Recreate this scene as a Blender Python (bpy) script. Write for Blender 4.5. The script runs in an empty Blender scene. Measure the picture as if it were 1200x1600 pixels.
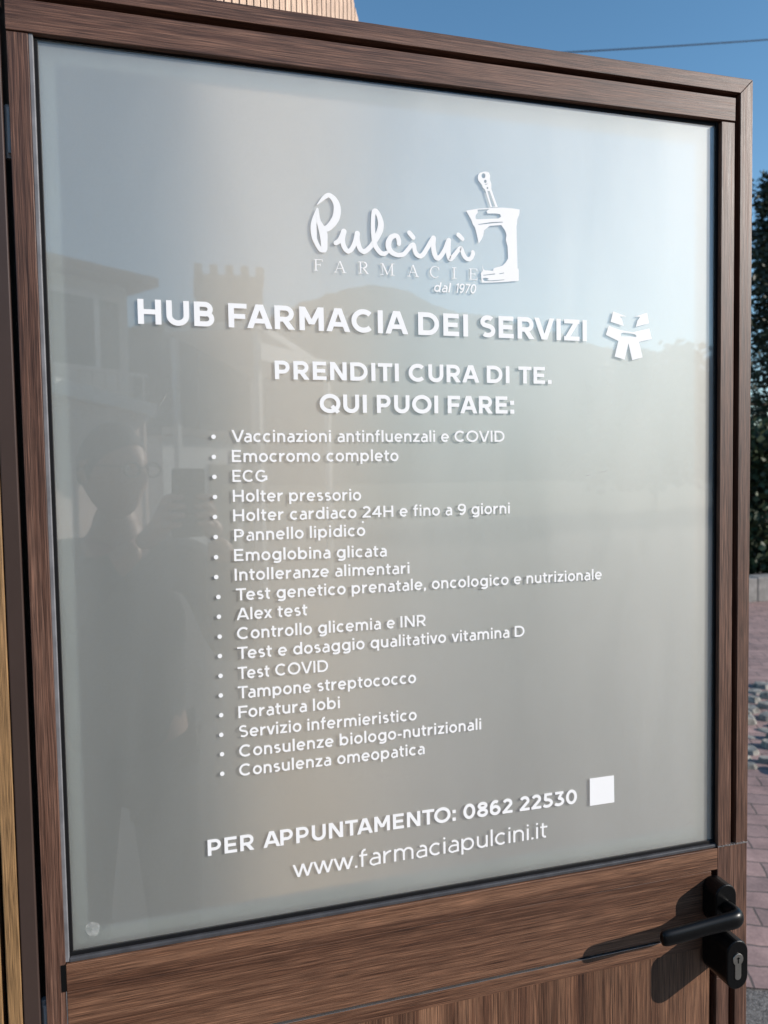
import bpy, bmesh, math, random
from math import sin, cos, pi, radians, sqrt, atan2
from mathutils import Vector, Matrix
from mathutils.geometry import tessellate_polygon
import mathutils
SC = bpy.context.scene
COL = SC.collection
random.seed(7)
Z0 = 1.12                      # height of the bottom edge of the glass above the ground

# ------------------------------------------------------------ camera
cam = bpy.data.cameras.new('camera')
cam.sensor_fit = 'HORIZONTAL'; cam.sensor_width = 36.0
cam.lens = 1130.0 / 1200.0 * 36.0
cam.clip_start = 0.01; cam.clip_end = 3000
cam.dof.use_dof = True; cam.dof.focus_distance = 0.93; cam.dof.aperture_fstop = 9.0
cam_o = bpy.data.objects.new('camera', cam); COL.objects.link(cam_o)
CX, CY, CZ = (0.96471349, -0.26272977, -0.01734783), (-0.02942657, -0.04210899, -0.99867958), (0.26165236, 0.96395015, -0.04835434)
CAM = Vector((0.14218976, -0.85377408, 0.52976288 + Z0))
cam_o.matrix_world = Matrix(((CX[0], -CY[0], -CZ[0], CAM.x), (CX[1], -CY[1], -CZ[1], CAM.y), (CX[2], -CY[2], -CZ[2], CAM.z), (0, 0, 0, 1)))
SC.camera = cam_o

# ------------------------------------------------------------ light
SUN = Vector((1.6, -1.0, 0.77)).normalized()          # towards the sun
ELEV = math.asin(SUN.z)
W = bpy.data.worlds.new('World'); SC.world = W; W.use_nodes = True
nt = W.node_tree
bg = nt.nodes['Background']
sky = nt.nodes.new('ShaderNodeTexSky'); sky.sky_type = 'NISHITA'; sky.sun_disc = False
sky.sun_elevation = ELEV; sky.sun_rotation = atan2(SUN.x, SUN.y)
sky.altitude = 1200; sky.air_density = 1.0; sky.dust_density = 0.1; sky.ozone_density = 0.7
hsv = nt.nodes.new('ShaderNodeHueSaturation'); hsv.inputs['Saturation'].default_value = 1.2; hsv.inputs['Hue'].default_value = 0.492
nt.links.new(sky.outputs[0], hsv.inputs['Color']); nt.links.new(hsv.outputs[0], bg.inputs[0]); bg.inputs[1].default_value = 0.15
sl = bpy.data.lights.new('sun', 'SUN'); sl.energy = 4.7; sl.angle = radians(0.53); sl.color = (1.0, 0.93, 0.85)
so = bpy.data.objects.new('sun', sl); COL.objects.link(so)
so.rotation_euler = SUN.to_track_quat('Z', 'Y').to_euler()
SC.view_settings.view_transform = 'Standard'; SC.view_settings.look = 'None'
SC.view_settings.gamma = 1.0; SC.view_settings.exposure = 0.33
try: SC.view_settings.use_curve_mapping = False
except Exception: pass
try:
    SC.cycles.use_denoising = True
    SC.cycles.transparent_max_bounces = 16
    SC.cycles.sample_clamp_indirect = 4.0
except Exception: pass

# ------------------------------------------------------------ materials
def new_mat(name):
    m = bpy.data.materials.new(name); m.use_nodes = True
    return m, m.node_tree, m.node_tree.nodes['Principled BSDF']
def N(nt, typ, **kw):
    n = nt.nodes.new(typ)
    for k, v in kw.items():
        if isinstance(k, str) and hasattr(n, k): setattr(n, k, v)
    return n
def ramp(nt, fac, stops):
    r = nt.nodes.new('ShaderNodeValToRGB')
    els = r.color_ramp.elements
    while len(els) < len(stops): els.new(0.5)
    for e, (p, c) in zip(els, stops):
        e.position = p; e.color = (c[0], c[1], c[2], 1)
    nt.links.new(fac, r.inputs[0]); return r
def mixc(nt, a, b, f, mode='MIX'):
    m = nt.nodes.new('ShaderNodeMix'); m.data_type = 'RGBA'; m.blend_type = mode
    for s, v in ((6, a), (7, b)):
        if hasattr(v, 'links') or hasattr(v, 'is_linked'): nt.links.new(v, m.inputs[s])
        else: m.inputs[s].default_value = (v[0], v[1], v[2], 1)
    if hasattr(f, 'is_linked'): nt.links.new(f, m.inputs[0])
    else: m.inputs[0].default_value = f
    return m.outputs[2]
def coords(nt, scale, rot=(0, 0, 0), loc=(0, 0, 0)):
    tc = nt.nodes.new('ShaderNodeTexCoord'); mp = nt.nodes.new('ShaderNodeMapping')
    mp.inputs['Scale'].default_value = scale; mp.inputs['Rotation'].default_value = rot; mp.inputs['Location'].default_value = loc
    nt.links.new(tc.outputs['Object'], mp.inputs[0]); return mp.outputs[0]
def noise(nt, vec, scale=1.0, detail=4.0, rough=0.55, dist=0.0):
    n = nt.nodes.new('ShaderNodeTexNoise'); n.inputs['Scale'].default_value = scale
    n.inputs['Detail'].default_value = detail; n.inputs['Roughness'].default_value = rough; n.inputs['Distortion'].default_value = dist
    nt.links.new(vec, n.inputs['Vector']); return n.outputs[0]
def bump(nt, h, bsdf, strength=0.3, dist=0.001):
    b = nt.nodes.new('ShaderNodeBump'); b.inputs['Strength'].default_value = strength; b.inputs['Distance'].default_value = dist
    nt.links.new(h, b.inputs['Height']); nt.links.new(b.outputs[0], bsdf.inputs['Normal'])
def plain(name, col, rough=0.5, metal=0.0, var=0.12, scale=30.0, bmp=0.0, spec=0.5):
    m, nt, b = new_mat(name)
    v = coords(nt, (1, 1, 1)); n = noise(nt, v, scale, 5)
    lo = [c * (1 - var) for c in col]; hi = [min(1, c * (1 + var)) for c in col]
    r = ramp(nt, n, [(0.3, lo), (0.7, hi)]); nt.links.new(r.outputs[0], b.inputs['Base Color'])
    b.inputs['Roughness'].default_value = rough; b.inputs['Metallic'].default_value = metal
    b.inputs['Specular IOR Level'].default_value = spec
    if bmp: bump(nt, n, b, bmp, 0.004)
    return m
def wood(name, axis, dark, mid, light, seed=0.0, stripes=0.5, rough=0.48, long=2.2, cross=42.0, boards=0.0):
    """wood-effect laminate: streaks, fine pores along 'x' or 'z'"""
    m, nt, b = new_mat(name)
    s = (long, cross, cross) if axis == 'x' else (cross, cross, long)
    p = (24, 1500, 1500) if axis == 'x' else (1500, 1500, 24)
    f = (6, 520, 520) if axis == 'x' else (520, 520, 6)
    L = (seed, seed * 1.7, seed * .6)
    a = noise(nt, coords(nt, s, loc=L), 1, 4, 0.6, 0.6)
    g = noise(nt, coords(nt, f, loc=L), 1, 4, 0.6, 0.3)
    q = noise(nt, coords(nt, p, loc=L), 1, 2, 0.5)
    mx = nt.nodes.new('ShaderNodeMath'); mx.operation = 'MULTIPLY_ADD'
    nt.links.new(g, mx.inputs[0]); mx.inputs[1].default_value = 0.62
    m2 = nt.nodes.new('ShaderNodeMath'); m2.operation = 'MULTIPLY'; nt.links.new(a, m2.inputs[0]); m2.inputs[1].default_value = stripes
    nt.links.new(m2.outputs[0], mx.inputs[2])
    c = ramp(nt, mx.outputs[0], [(0.36, dark), (0.53, mid), (0.74, light)])
    pr = ramp(nt, q, [(0.33, (0.26, 0.24, 0.24)), (0.46, (0.85, 0.84, 0.84)), (0.55, (1.05, 1.05, 1.05)), (0.68, (1.7, 1.65, 1.6))])
    col = mixc(nt, c.outputs[0], pr.outputs[0], 0.9, 'MULTIPLY')
    if boards:                                       # strips of the foil print, each with a tone of its own
        sx = nt.nodes.new('ShaderNodeSeparateXYZ'); nt.links.new(coords(nt, (1, 1, 1)), sx.inputs[0])
        jit = nt.nodes.new('ShaderNodeMath'); jit.operation = 'MULTIPLY_ADD'; nt.links.new(noise(nt, coords(nt, (9, 1, .6)), 1, 2), jit.inputs[0]); jit.inputs[1].default_value = .05; nt.links.new(sx.outputs[0], jit.inputs[2])
        dv = nt.nodes.new('ShaderNodeMath'); dv.operation = 'MULTIPLY'; dv.inputs[1].default_value = boards; nt.links.new(jit.outputs[0], dv.inputs[0])
        fl = nt.nodes.new('ShaderNodeMath'); fl.operation = 'FLOOR'; nt.links.new(dv.outputs[0], fl.inputs[0])
        wn = nt.nodes.new('ShaderNodeTexWhiteNoise'); wn.noise_dimensions = '1D'; nt.links.new(fl.outputs[0], wn.inputs['W'])
        br_ = ramp(nt, wn.outputs[0], [(0, (.60, .56, .53)), (1, (1.28, 1.26, 1.22))]); col = mixc(nt, col, br_.outputs[0], .8, 'MULTIPLY')
    nt.links.new(col, b.inputs['Base Color']); b.inputs['Specular IOR Level'].default_value = 0.45
    rr = ramp(nt, g, [(0.3, (rough - .06,) * 3), (0.7, (rough + .1,) * 3)]); nt.links.new(rr.outputs[0], b.inputs['Roughness'])
    bump(nt, q, b, 0.35, 0.0006)
    return m
M = {}
WD, WM, WL = (0.034, 0.0155, 0.0108), (0.098, 0.048, 0.032), (0.19, 0.102, 0.070)
M['wood_h'] = wood('walnut_laminate_across', 'x', WD, WM, WL, 1.3, 0.5)
M['wood_h2'] = wood('walnut_laminate_rail', 'x', (0.026, 0.0115, 0.0072), (0.088, 0.039, 0.022), (0.195, 0.098, 0.057), 4.1, 0.7, long=0.9, cross=34)
M['wood_v'] = wood('walnut_laminate_upright', 'z', WD, WM, WL, 2.2, 0.45)
M['wood_p'] = wood('walnut_laminate_panel', 'z', (0.024, 0.0105, 0.0068), (0.090, 0.041, 0.024), (0.205, 0.108, 0.064), 7.7, 0.6, long=1.0, cross=30, boards=30)
M["slat_gold"] = wood("golden_slat_wood", "z", (0.20, 0.115, 0.05), (0.25, 0.145, 0.065), (0.29, 0.17, 0.08), 3.0, 0.4, 0.5)
M['slat_beige'] = wood('beige_slat_wood', 'z', (0.40, 0.27, 0.19), (0.52, 0.37, 0.27), (0.60, 0.45, 0.34), 5.0, 0.4, 0.55)
M['black'] = plain('black_rubber', (0.006, 0.006, 0.007), 0.6, spec=0.2)
M['shadow_gap'] = plain('gap_black', (0.004, 0.004, 0.004), 0.7, spec=0.1)
M['bead'] = plain('grey_glazing_bead', (0.16, 0.16, 0.17), 0.42, 0.0, 0.25, 40)
M['bead_dark'] = plain('dark_glazing_bead', (0.055, 0.055, 0.06), 0.38, 0.0, 0.25, 40)
M['alu'] = plain('bare_aluminium', (0.62, 0.62, 0.63), 0.35, 0.9, 0.15, 60)
M['spacer'] = plain('spacer_aluminium', (0.86, 0.87, 0.87), 0.5, 0.0, 0.08, 20)
M['jamb'] = plain('brown_coated_metal', (0.075, 0.050, 0.042), 0.33, 0.35, 0.06, 14)
M['handle'] = plain('black_satin_metal', (0.002, 0.002, 0.0022), 0.32, 0.0, 0.1, 50, spec=0.25)
M['cylinder'] = plain('nickel_lock_cylinder', (0.42, 0.40, 0.37), 0.35, 1.0, 0.1, 80)
M['hinge'] = plain('grey_painted_hinge', (.34, .33, .32), .5)
M['vinyl'] = plain('white_vinyl', (0.86, 0.85, 0.85), 0.4, 0.0, 0.01, 20, spec=0.3)

def glass_mat():
    m, nt, b = new_mat('clear_glass'); nt.nodes.remove(b)
    out = nt.nodes['Material Output']
    fr = nt.nodes.new('ShaderNodeFresnel'); fr.inputs[0].default_value = 1.5
    t = nt.nodes.new('ShaderNodeBsdfTransparent'); t.inputs[0].default_value = (0.97, 0.985, 0.975, 1)
    g = nt.nodes.new('ShaderNodeBsdfGlossy'); g.inputs['Roughness'].default_value = 0.02
    mx = nt.nodes.new('ShaderNodeMixShader')
    ge = nt.nodes.new('ShaderNodeNewGeometry'); io = nt.nodes.new('ShaderNodeMath'); io.operation = 'MULTIPLY_ADD'   # thin sheet: same reflectance from both sides
    nt.links.new(ge.outputs['Backfacing'], io.inputs[0]); io.inputs[1].default_value = 1 / 1.9 - 1.9; io.inputs[2].default_value = 1.9
    nt.links.new(io.outputs[0], fr.inputs[0])
    nt.links.new(fr.outputs[0], mx.inputs[0]); nt.links.new(t.outputs[0], mx.inputs[1]); nt.links.new(g.outputs[0], mx.inputs[2])
    # rough haze patterned like dust and wiping marks, added to lift the sun glow
    hz = nt.nodes.new('ShaderNodeBsdfGlossy'); hz.inputs['Roughness'].default_value = .72; hz.inputs['Color'].default_value = (1, .98, .95, 1)
    d1 = noise(nt, coords(nt, (5, 5, 1.4), rot=(0, radians(35), 0)), 1, 5, .6, .4); d2 = noise(nt, coords(nt, (1, 1, 1)), 420, 2)
    dm = nt.nodes.new('ShaderNodeMath'); dm.operation = 'MULTIPLY'; nt.links.new(ramp(nt, d1, [(.3, (.066,) * 3), (.7, (.126,) * 3)]).outputs[0], dm.inputs[0]); nt.links.new(ramp(nt, d2, [(.3, (.9,) * 3), (.72, (1.15,) * 3)]).outputs[0], dm.inputs[1])
    m2 = nt.nodes.new('ShaderNodeMixShader'); nt.links.new(dm.outputs[0], m2.inputs[0]); nt.links.new(mx.outputs[0], m2.inputs[1]); nt.links.new(hz.outputs[0], m2.inputs[2])
    nt.links.new(m2.outputs[0], out.inputs[0]); return m
M['glass'] = glass_mat()
def dust_mat():
    m, nt, b = new_mat('dried_dust'); out = nt.nodes['Material Output']
    b.inputs['Base Color'].default_value = (.7, .7, .68, 1); b.inputs['Roughness'].default_value = .9
    t = nt.nodes.new('ShaderNodeBsdfTransparent'); mx = nt.nodes.new('ShaderNodeMixShader')
    n = noise(nt, coords(nt, (1, 1, 1)), 170, 3, .6); r = ramp(nt, n, [(.30, (.02, .02, .02)), (.75, (.42, .42, .42))])
    nt.links.new(r.outputs[0], mx.inputs[0]); nt.links.new(t.outputs[0], mx.inputs[1]); nt.links.new(b.outputs[0], mx.inputs[2]); nt.links.new(mx.outputs[0], out.inputs[0]); return m
M['dust'] = dust_mat()
FILM = dict(diff=0.17, trans=0.10, refr=0.38, gloss=0.21)
def film_mat():
    m, nt, b = new_mat('frosted_film'); out = nt.nodes['Material Output']
    v = coords(nt, (1, 1, 1)); n = noise(nt, v, 900, 2, 0.5)
    r = ramp(nt, n, [(0.2, [FILM['diff'] * c * .95 for c in (.98, 1.0, .97)]), (0.8, [FILM['diff'] * c * 1.05 for c in (.98, 1.0, .97)])])
    nt.links.new(r.outputs[0], b.inputs['Base Color'])
    b.inputs['Roughness'].default_value = 0.6; b.inputs['Specular IOR Level'].default_value = 0.5
    gl = nt.nodes.new('ShaderNodeBsdfGlossy'); gl.inputs['Roughness'].default_value = 0.67; gl.inputs['Color'].default_value = (1.0, .985, .965, 1)
    rf = nt.nodes.new('ShaderNodeBsdfRefraction'); rf.inputs['IOR'].default_value = 1.19; rf.inputs['Roughness'].default_value = 1.0
    rf.inputs['Color'].default_value = (0.89, 0.94, 0.90, 1)
    tl = nt.nodes.new('ShaderNodeBsdfTranslucent'); tl.inputs[0].default_value = (0.85, 0.88, 0.86, 1)
    prev = b.outputs[0]; tot = 1 - FILM['trans'] - FILM['refr'] - FILM['gloss']
    for sh, wgt in ((gl, FILM['gloss']), (rf, FILM['refr']), (tl, FILM['trans'])):
        tot += wgt; mx = nt.nodes.new('ShaderNodeMixShader'); mx.inputs[0].default_value = wgt / tot
        nt.links.new(prev, mx.inputs[1]); nt.links.new(sh.outputs[0], mx.inputs[2]); prev = mx.outputs[0]
    nt.links.new(prev, out.inputs[0]); return m
M['film'] = film_mat()

# ------------------------------------------------------------ mesh helpers
class MB:
    def __init__(s): s.v = []; s.f = []
    def add(s, vs, fs):
        o = len(s.v); s.v += [tuple(p) for p in vs]; s.f += [tuple(i + o for i in f) for f in fs]
    def box(s, x0, x1, y0, y1, z0, z1):
        s.add([(x0, y0, z0), (x1, y0, z0), (x1, y1, z0), (x0, y1, z0), (x0, y0, z1), (x1, y0, z1), (x1, y1, z1), (x0, y1, z1)],
              [(0, 3, 2, 1), (4, 5, 6, 7), (0, 1, 5, 4), (1, 2, 6, 5), (2, 3, 7, 6), (3, 0, 4, 7)])
    def prism(s, poly, y0, y1):
        """polygon in x,z (counter-clockwise seen from -y) extruded in y"""
        n = len(poly)
        vs = [(x, y0, z) for x, z in poly] + [(x, y1, z) for x, z in poly]
        s.add(vs, [tuple(range(n)), tuple(range(2 * n - 1, n - 1, -1))] + [((i + 1) % n, i, i + n, (i + 1) % n + n) for i in range(n)])
    def column(s, poly, z0, z1):
        n = len(poly)
        tops = z1 if isinstance(z1, (list, tuple)) else [z1] * n
        vs = [(x, y, z0) for x, y in poly] + [(p[0], p[1], t) for p, t in zip(poly, tops)]
        s.add(vs, [tuple(range(n - 1, -1, -1)), tuple(range(n, 2 * n))] + [(i, (i + 1) % n, (i + 1) % n + n, i + n) for i in range(n)])
    def tube(s, pts, radii, n=10, up=Vector((0, 0, 1)), caps=True):
        pts = [Vector(p) for p in pts]; rings = []
        for i, p in enumerate(pts):
            t = (pts[min(i + 1, len(pts) - 1)] - pts[max(i - 1, 0)]).normalized()
            u = t.cross(up)
            if u.length < 1e-4: u = t.cross(Vector((1, 0, 0)))
            u.normalize(); w = u.cross(t).normalized()
            r = radii[i] if isinstance(radii, (list, tuple)) else radii
            ru, rw = r if isinstance(r, (list, tuple)) else (r, r)
            rings.append([p + u * (ru * cos(2 * pi * k / n)) + w * (rw * sin(2 * pi * k / n)) for k in range(n)])
        vs = [q for r in rings for q in r]; fs = []
        for i in range(len(rings) - 1):
            for k in range(n):
                a, b2 = i * n + k, i * n + (k + 1) % n
                fs.append((a, a + n, b2 + n, b2))
        if caps:
            fs.append(tuple(range(n))); fs.append(tuple(range(len(vs) - 1, len(vs) - n - 1, -1)))
        s.add(vs, fs)
    def ball(s, c, r, nu=16, nv=10):
        rx, ry, rz = r if isinstance(r, (list, tuple)) else (r, r, r)
        vs = []
        for j in range(nv + 1):
            th = pi * j / nv
            for i in range(nu):
                ph = 2 * pi * i / nu
                vs.append((c[0] + rx * sin(th) * cos(ph), c[1] + ry * sin(th) * sin(ph), c[2] + rz * cos(th)))
        fs = [(j * nu + i, (j + 1) * nu + i, (j + 1) * nu + (i + 1) % nu, j * nu + (i + 1) % nu) for j in range(nv) for i in range(nu)]
        s.add(vs, fs)
    def build(s, name, mat, parent=None, bevel=0.0, smooth=False, seg=2, recalc=True):
        me = bpy.data.meshes.new(name); me.from_pydata(s.v, [], s.f); me.validate(); me.update()
        if recalc: bm = bmesh.new(); bm.from_mesh(me); bmesh.ops.recalc_face_normals(bm, faces=bm.faces); bm.to_mesh(me); bm.free()
        if smooth: me.polygons.foreach_set('use_smooth', [True] * len(me.polygons))
        o = bpy.data.objects.new(name, me); COL.objects.link(o)
        if mat: me.materials.append(mat)
        if parent is not None: o.parent = parent
        if bevel:
            b = o.modifiers.new('bevel', 'BEVEL'); b.width = bevel; b.segments = seg; b.limit_method = 'ANGLE'; b.angle_limit = radians(40)
        return o
def tag(o, label=None, cat=None, group=None, kind=None):
    if label: o['label'] = label
    if cat: o['category'] = cat
    if group: o['group'] = group
    if kind: o['kind'] = kind
    return o
def empty(name, loc=(0, 0, 0), rz=0):
    o = bpy.data.objects.new(name, None); o.empty_display_size = 0.1; COL.objects.link(o)
    o.location = loc; o.rotation_euler = (0, 0, rz); return o

# ------------------------------------------------------------ lettering: a geometric sans drawn stroke by stroke
# every glyph: list of quads/ribbons in units of the capital height, plus its width; w = stroke width
def arc(cx, cy, rx, ry, a0, a1, n=None):
    n = n or max(4, int(abs(a1 - a0) / 9))
    return [(cx + rx * cos(radians(a0 + (a1 - a0) * i / n)), cy + ry * sin(radians(a0 + (a1 - a0) * i / n))) for i in range(n + 1)]
def B(x0, y0, x1, y1): return ('q', [(x0, y0), (x1, y0), (x1, y1), (x0, y1)])
def D(x0, y0, x1, y1, w, k=1.0):
    hw = w * k / 2 * sqrt((x1 - x0) ** 2 + (y1 - y0) ** 2) / abs(y1 - y0)
    return ('q', [(x0 - hw, y0), (x0 + hw, y0), (x1 + hw, y1), (x1 - hw, y1)])
def Rb(pts, w): return ('r', pts, w)
XH = 0.735
def glyph(ch, w):
    h = w / 2; k = w * 0.93; kh = k / 2            # horizontals a little thinner
    X = XH
    hw = lambda dx, dy: w / 2 * sqrt(dx * dx + dy * dy) / abs(dy)
    def bowl(x0, y0, y1, W):                        # D-shaped bowl skeleton from the stem
        ry = (y1 - y0) / 2; rx = min(ry, W - h - x0 - .05)
        return [(x0, y1)] + [p for p in arc(W - h - rx, (y0 + y1) / 2, rx, ry, 90, -90)] + [(x0, y0)]
    if ch == 'A':
        W = .98; a = hw(.4, 1); return [D(a, 0, W / 2 - .03, 1, w), D(W - a, 0, W / 2 + .03, 1, w), B(.22, .21, W - .22, .21 + k)], W, 0
    if ch == 'B':
        W = .76; return [B(0, 0, w, 1), Rb(bowl(h, kh, .53, W), k), Rb(bowl(h, .53 - .02, 1 - kh, W - .05), k)], W, .09
    if ch in 'CG':
        W = .95 if ch == 'C' else 1.0; r = (.5 - kh)
        s = [Rb(arc(.5, .5, .5 - h, r, 45, 315), w)]
        if ch == 'G': s = [Rb(arc(.5, .5, .5 - h, r, 47, 330), w), B(W - w, .14, W, .53), B(.55, .53 - k, W, .53)]
        return s, W, .05
    if ch == 'D':
        W = .92; return [B(0, 0, w, 1), Rb([(h, 1 - kh), (.42, 1 - kh)] + arc(.42, .5, W - h - .42, .5 - kh, 90, -90) + [(h, kh)], k * 1.03)], W, .09
    if ch == 'E':
        W = .70; return [B(0, 0, w, 1), B(h, 0, W, k), B(h, 1 - k, W - .01, 1), B(h, .5 - kh, W - .06, .5 + kh)], W, .09
    if ch == 'F':
        W = .70; return [B(0, 0, w, 1), B(h, 1 - k, W, 1), B(h, .47 - kh, W - .06, .47 + kh)], W, .09
    if ch == 'H':
        W = .84; return [B(0, 0, w, 1), B(W - w, 0, W, 1), B(h, .5 - kh, W - h, .5 + kh)], W, .095
    if ch == 'I': return [B(0, 0, w, 1)], w, .10
    if ch == 'L':
        W = .66; return [B(0, 0, w, 1), B(h, 0, W, k)], W, .09
    if ch == 'M':
        W = .98; return [B(0, 0, w, 1), B(W - w, 0, W, 1), D(hw(.4, .7), 1, W / 2, .26, w, .95), D(W - hw(.4, .7), 1, W / 2, .26, w, .95)], W, .095
    if ch == 'N':
        W = .86; a = hw(.6, 1) * .98; return [B(0, 0, w, 1), B(W - w, 0, W, 1), D(W - a, 0, a, 1, w, .98)], W, .095
    if ch == 'O' or ch == 'Q':
        W = 1.08; s = [Rb(arc(W / 2, .5, W / 2 - h, .515 - kh, 0, 360, 40), w)]
        if ch == 'Q': s.append(('q', [(.55, .30), (.55 + w * .75, .30 + w * .62), (1.0 + w * .2, -.0 + w * .35), (1.0 - w * .55, -.06)]))
        return s, W, .05
    if ch == 'P':
        W = .75; return [B(0, 0, w, 1), Rb(bowl(h, .31 + kh, 1 - kh, W), k)], W, .09
    if ch == 'R':
        W = .79; return [B(0, 0, w, 1), Rb(bowl(h, .33 + kh, 1 - kh, W - .02), k), D(W - hw(.25, .38) + .01, 0, .40, .40, w)], W, .09
    if ch == 'S' or ch == 's':
        H = 1.0 if ch == 'S' else X; W = .72 if ch == 'S' else .54
        m = H * .515; c = W / 2; rx = c - h; yt = (m + H - kh) / 2; yb = (m + kh) / 2; rt = (H - kh - m) / 2; rb = (m - kh) / 2
        p = [(c + rx * cos(radians(a)) * .93, yt + rt * sin(radians(a))) for a in range(38, 236, 9)] + \
            [(c + rx * cos(radians(a)), yb + rb * sin(radians(a))) for a in range(63, -143, -9)]
        return [Rb(p, k)], W, .05
    if ch == 'T':
        W = .78; return [B(W / 2 - h, 0, W / 2 + h, 1), B(0, 1 - k, W, 1)], W, .03
    if ch == 'U':
        W = .84; r = W / 2 - h; return [Rb([(h, 1), (h, .40)] + arc(W / 2, .40, r, .41 - kh, 180, 360) + [(W - h, 1)], w)], W, .085
    if ch == 'V':
        W = .96; a = hw(.4, 1); return [D(W / 2 - .02, 0, a, 1, w), D(W / 2 + .02, 0, W - a, 1, w)], W, .0
    if ch == 'Z' or ch == 'z':
        H = 1.0 if ch == 'Z' else X; W = .76 if ch == 'Z' else .56
        a = w * .62; return [B(0, 0, W, k), B(.01, H - k, W, H), D(a, k * .5, W - a, H - k * .5, w)], W, .05
    # --- lower case
    RW = .70                                         # round letter width
    def ring(cx): return Rb(arc(cx, X / 2, RW / 2 - h, X / 2 + .012 - kh, 0, 360, 32), w)
    if ch == 'o': return [ring(RW / 2)], RW, .05
    if ch in 'bp':
        y = (0, 1.03) if ch == 'b' else (-.24, X)
        return [B(0, y[0], w, y[1]), ring(RW / 2 + .015)], RW + .015, .075
    if ch in 'dq':
        y = (0, 1.03) if ch == 'd' else (-.24, X)
        return [B(RW + .015 - w, y[0], RW + .015, y[1]), ring(RW / 2)], RW + .015, .075
    if ch == 'g':
        return [ring(RW / 2), Rb([(RW - h + .015, X), (RW - h + .015, -.02)] + arc(RW / 2, -.02, RW / 2 - h + .015, .24 - kh, 0, -140), w)], RW + .015, .07
    if ch == 'c': return [Rb(arc(RW / 2, X / 2, RW / 2 - h, X / 2 + .012 - kh, 47, 313), w)], RW - .06, .05
    if ch == 'e':
        return [Rb([(h, X * .49), (RW - h * 1.15, X * .49)] , k * .9), Rb(arc(RW / 2, X / 2, RW / 2 - h, X / 2 + .012 - kh, -4, 316), w)], RW, .05
    if ch == 'a':
        W = .60; c = W - h
        return [Rb([(c, 0), (c, X * .62)] + arc(c - .205 + 0, X * .62, .205, X * .38 - kh + .01, 0, 128), w),
                Rb([(c, X * .56)] + [(W * .50, X * .56)] + arc(W * .44, X * .275 + kh * .2, W * .44 - h, X * .285 - kh * .2, 90, 270)[0:] + [(W * .52, kh - .012 + .0)] + arc(c - .17, .20, .17, .2 - kh + .012, -80, 0), k * .93)], W, .06
    if ch in 'nh':
        W = .62; r = W / 2 - h; s = [B(0, 0, w, X if ch == 'n' else 1.03), Rb([(h, .30), (h, X - r - kh)] + arc(W / 2, X - r - kh + .012, r, r, 180, 0) + [(W - h, 0)], w)]
        return s, W, .08
    if ch == 'm':
        W = 1.04; r = (W / 2 - h) / 2; s = [B(0, 0, w, X)]
        for c in (h + r, h + 3 * r): s.append(Rb([(c - r, .30)] + arc(c, X - r * 1.1 - kh + .012, r, r * 1.1, 180, 0) + [(c + r, 0)], w))
        return s, W, .08
    if ch == 'u':
        W = .62; r = W / 2 - h; return [B(W - w, 0, W, X), Rb([(h, X), (h, r + kh)] + arc(W / 2, r + kh - .012, r, r, 180, 360) + [(W - h, .45)], w)], W, .08
    if ch == 'r':
        W = .42; return [B(0, 0, w, X), Rb([(h, .32)] + arc(W + .06, .36, W + .06 - h, X - kh - .36 + .012, 178, 98), w)], W, .07
    if ch == 'i':
        d = w * .56; return [B(0, 0, w, X), ('q', arc(h, X + .20, d, d, 0, 360, 14)[:-1])], w, .085
    if ch == 'l': return [B(0, 0, w, 1.03)], w, .085
    if ch == 't':
        W = .43; x = .10 + h; return [Rb([(x, .93), (x, .20)] + arc(x + .15, .20, .15, .205 - kh, 180, 285), w), B(0, X - k, W, X)], W, .04
    if ch == 'f':
        W = .43; x = .10 + h; return [Rb([(x, 0), (x, .82)] + arc(x + .16, .82, .16, .225 - kh, 180, 82), w), B(0, X - k, W - .01, X)], W, .03
    if ch == 'v':
        W = .66; a = hw(.25, X) * 1; return [D(W / 2 - .01, 0, a, X, w), D(W / 2 + .01, 0, W - a, X, w)], W, .0
    if ch == 'w':
        W = 1.02; a = hw(.22, X); q = W * .29; return [D(q, 0, a, X, w), D(q, 0, W / 2, X, w), D(W - q, 0, W / 2, X, w), D(W - q, 0, W - a, X, w)], W, .0
    if ch == 'x':
        W = .64; a = hw(.4, X); return [D(a, 0, W - a, X, w), D(W - a, 0, a, X, w)], W, .0
    # --- figures
    if ch == '0': W = .80; return [Rb(arc(W / 2, .5, W / 2 - h, .512 - kh, 0, 360, 36), w)], W, .06
    if ch == '1': W = .36; return [B(W - w, 0, W, 1), ('q', [(0, .80), (W - w * .5, 1.0), (W, 1.0), (W - w, 1 - k), (0, .80 - .0)])][:1] + [D(.06, .80, W - h, 1 - .03, k)], W, .08
    if ch == '2':
        W = .70; c = W / 2; return [Rb(arc(c - .01, .68, c - h, .32 - kh, 155, -22) + [(h * 1.3, k * .75)], w), B(0, 0, W, k)], W, .06
    if ch == '3':
        W = .70; return [B(.04, 1 - k, W - .06, 1), D(.34, .56, W - .06 - w * .6, 1 - kh, w * .9), Rb([(.30, .60)] + arc(W - h - .31, .30 + .0, .31, .30 - kh + .015, 80, -145), w)], W, .06
    if ch == '4': W = .80; return [B(W * .62, 0, W * .62 + w, 1), B(0, .22, W, .22 + k), D(w * .55, .22 + kh, W * .62 + h, 1, w)], W, .05
    if ch == '5':
        W = .70; return [B(.09, 1 - k, W - .05, 1), Rb([(.09 + h, 1), (.06 + h, .50)], w), Rb([(.06 + kh, .55)] + arc(W - h - .31, .31, .31, .31 - kh + .01, 96, -145), w)], W, .06
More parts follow.
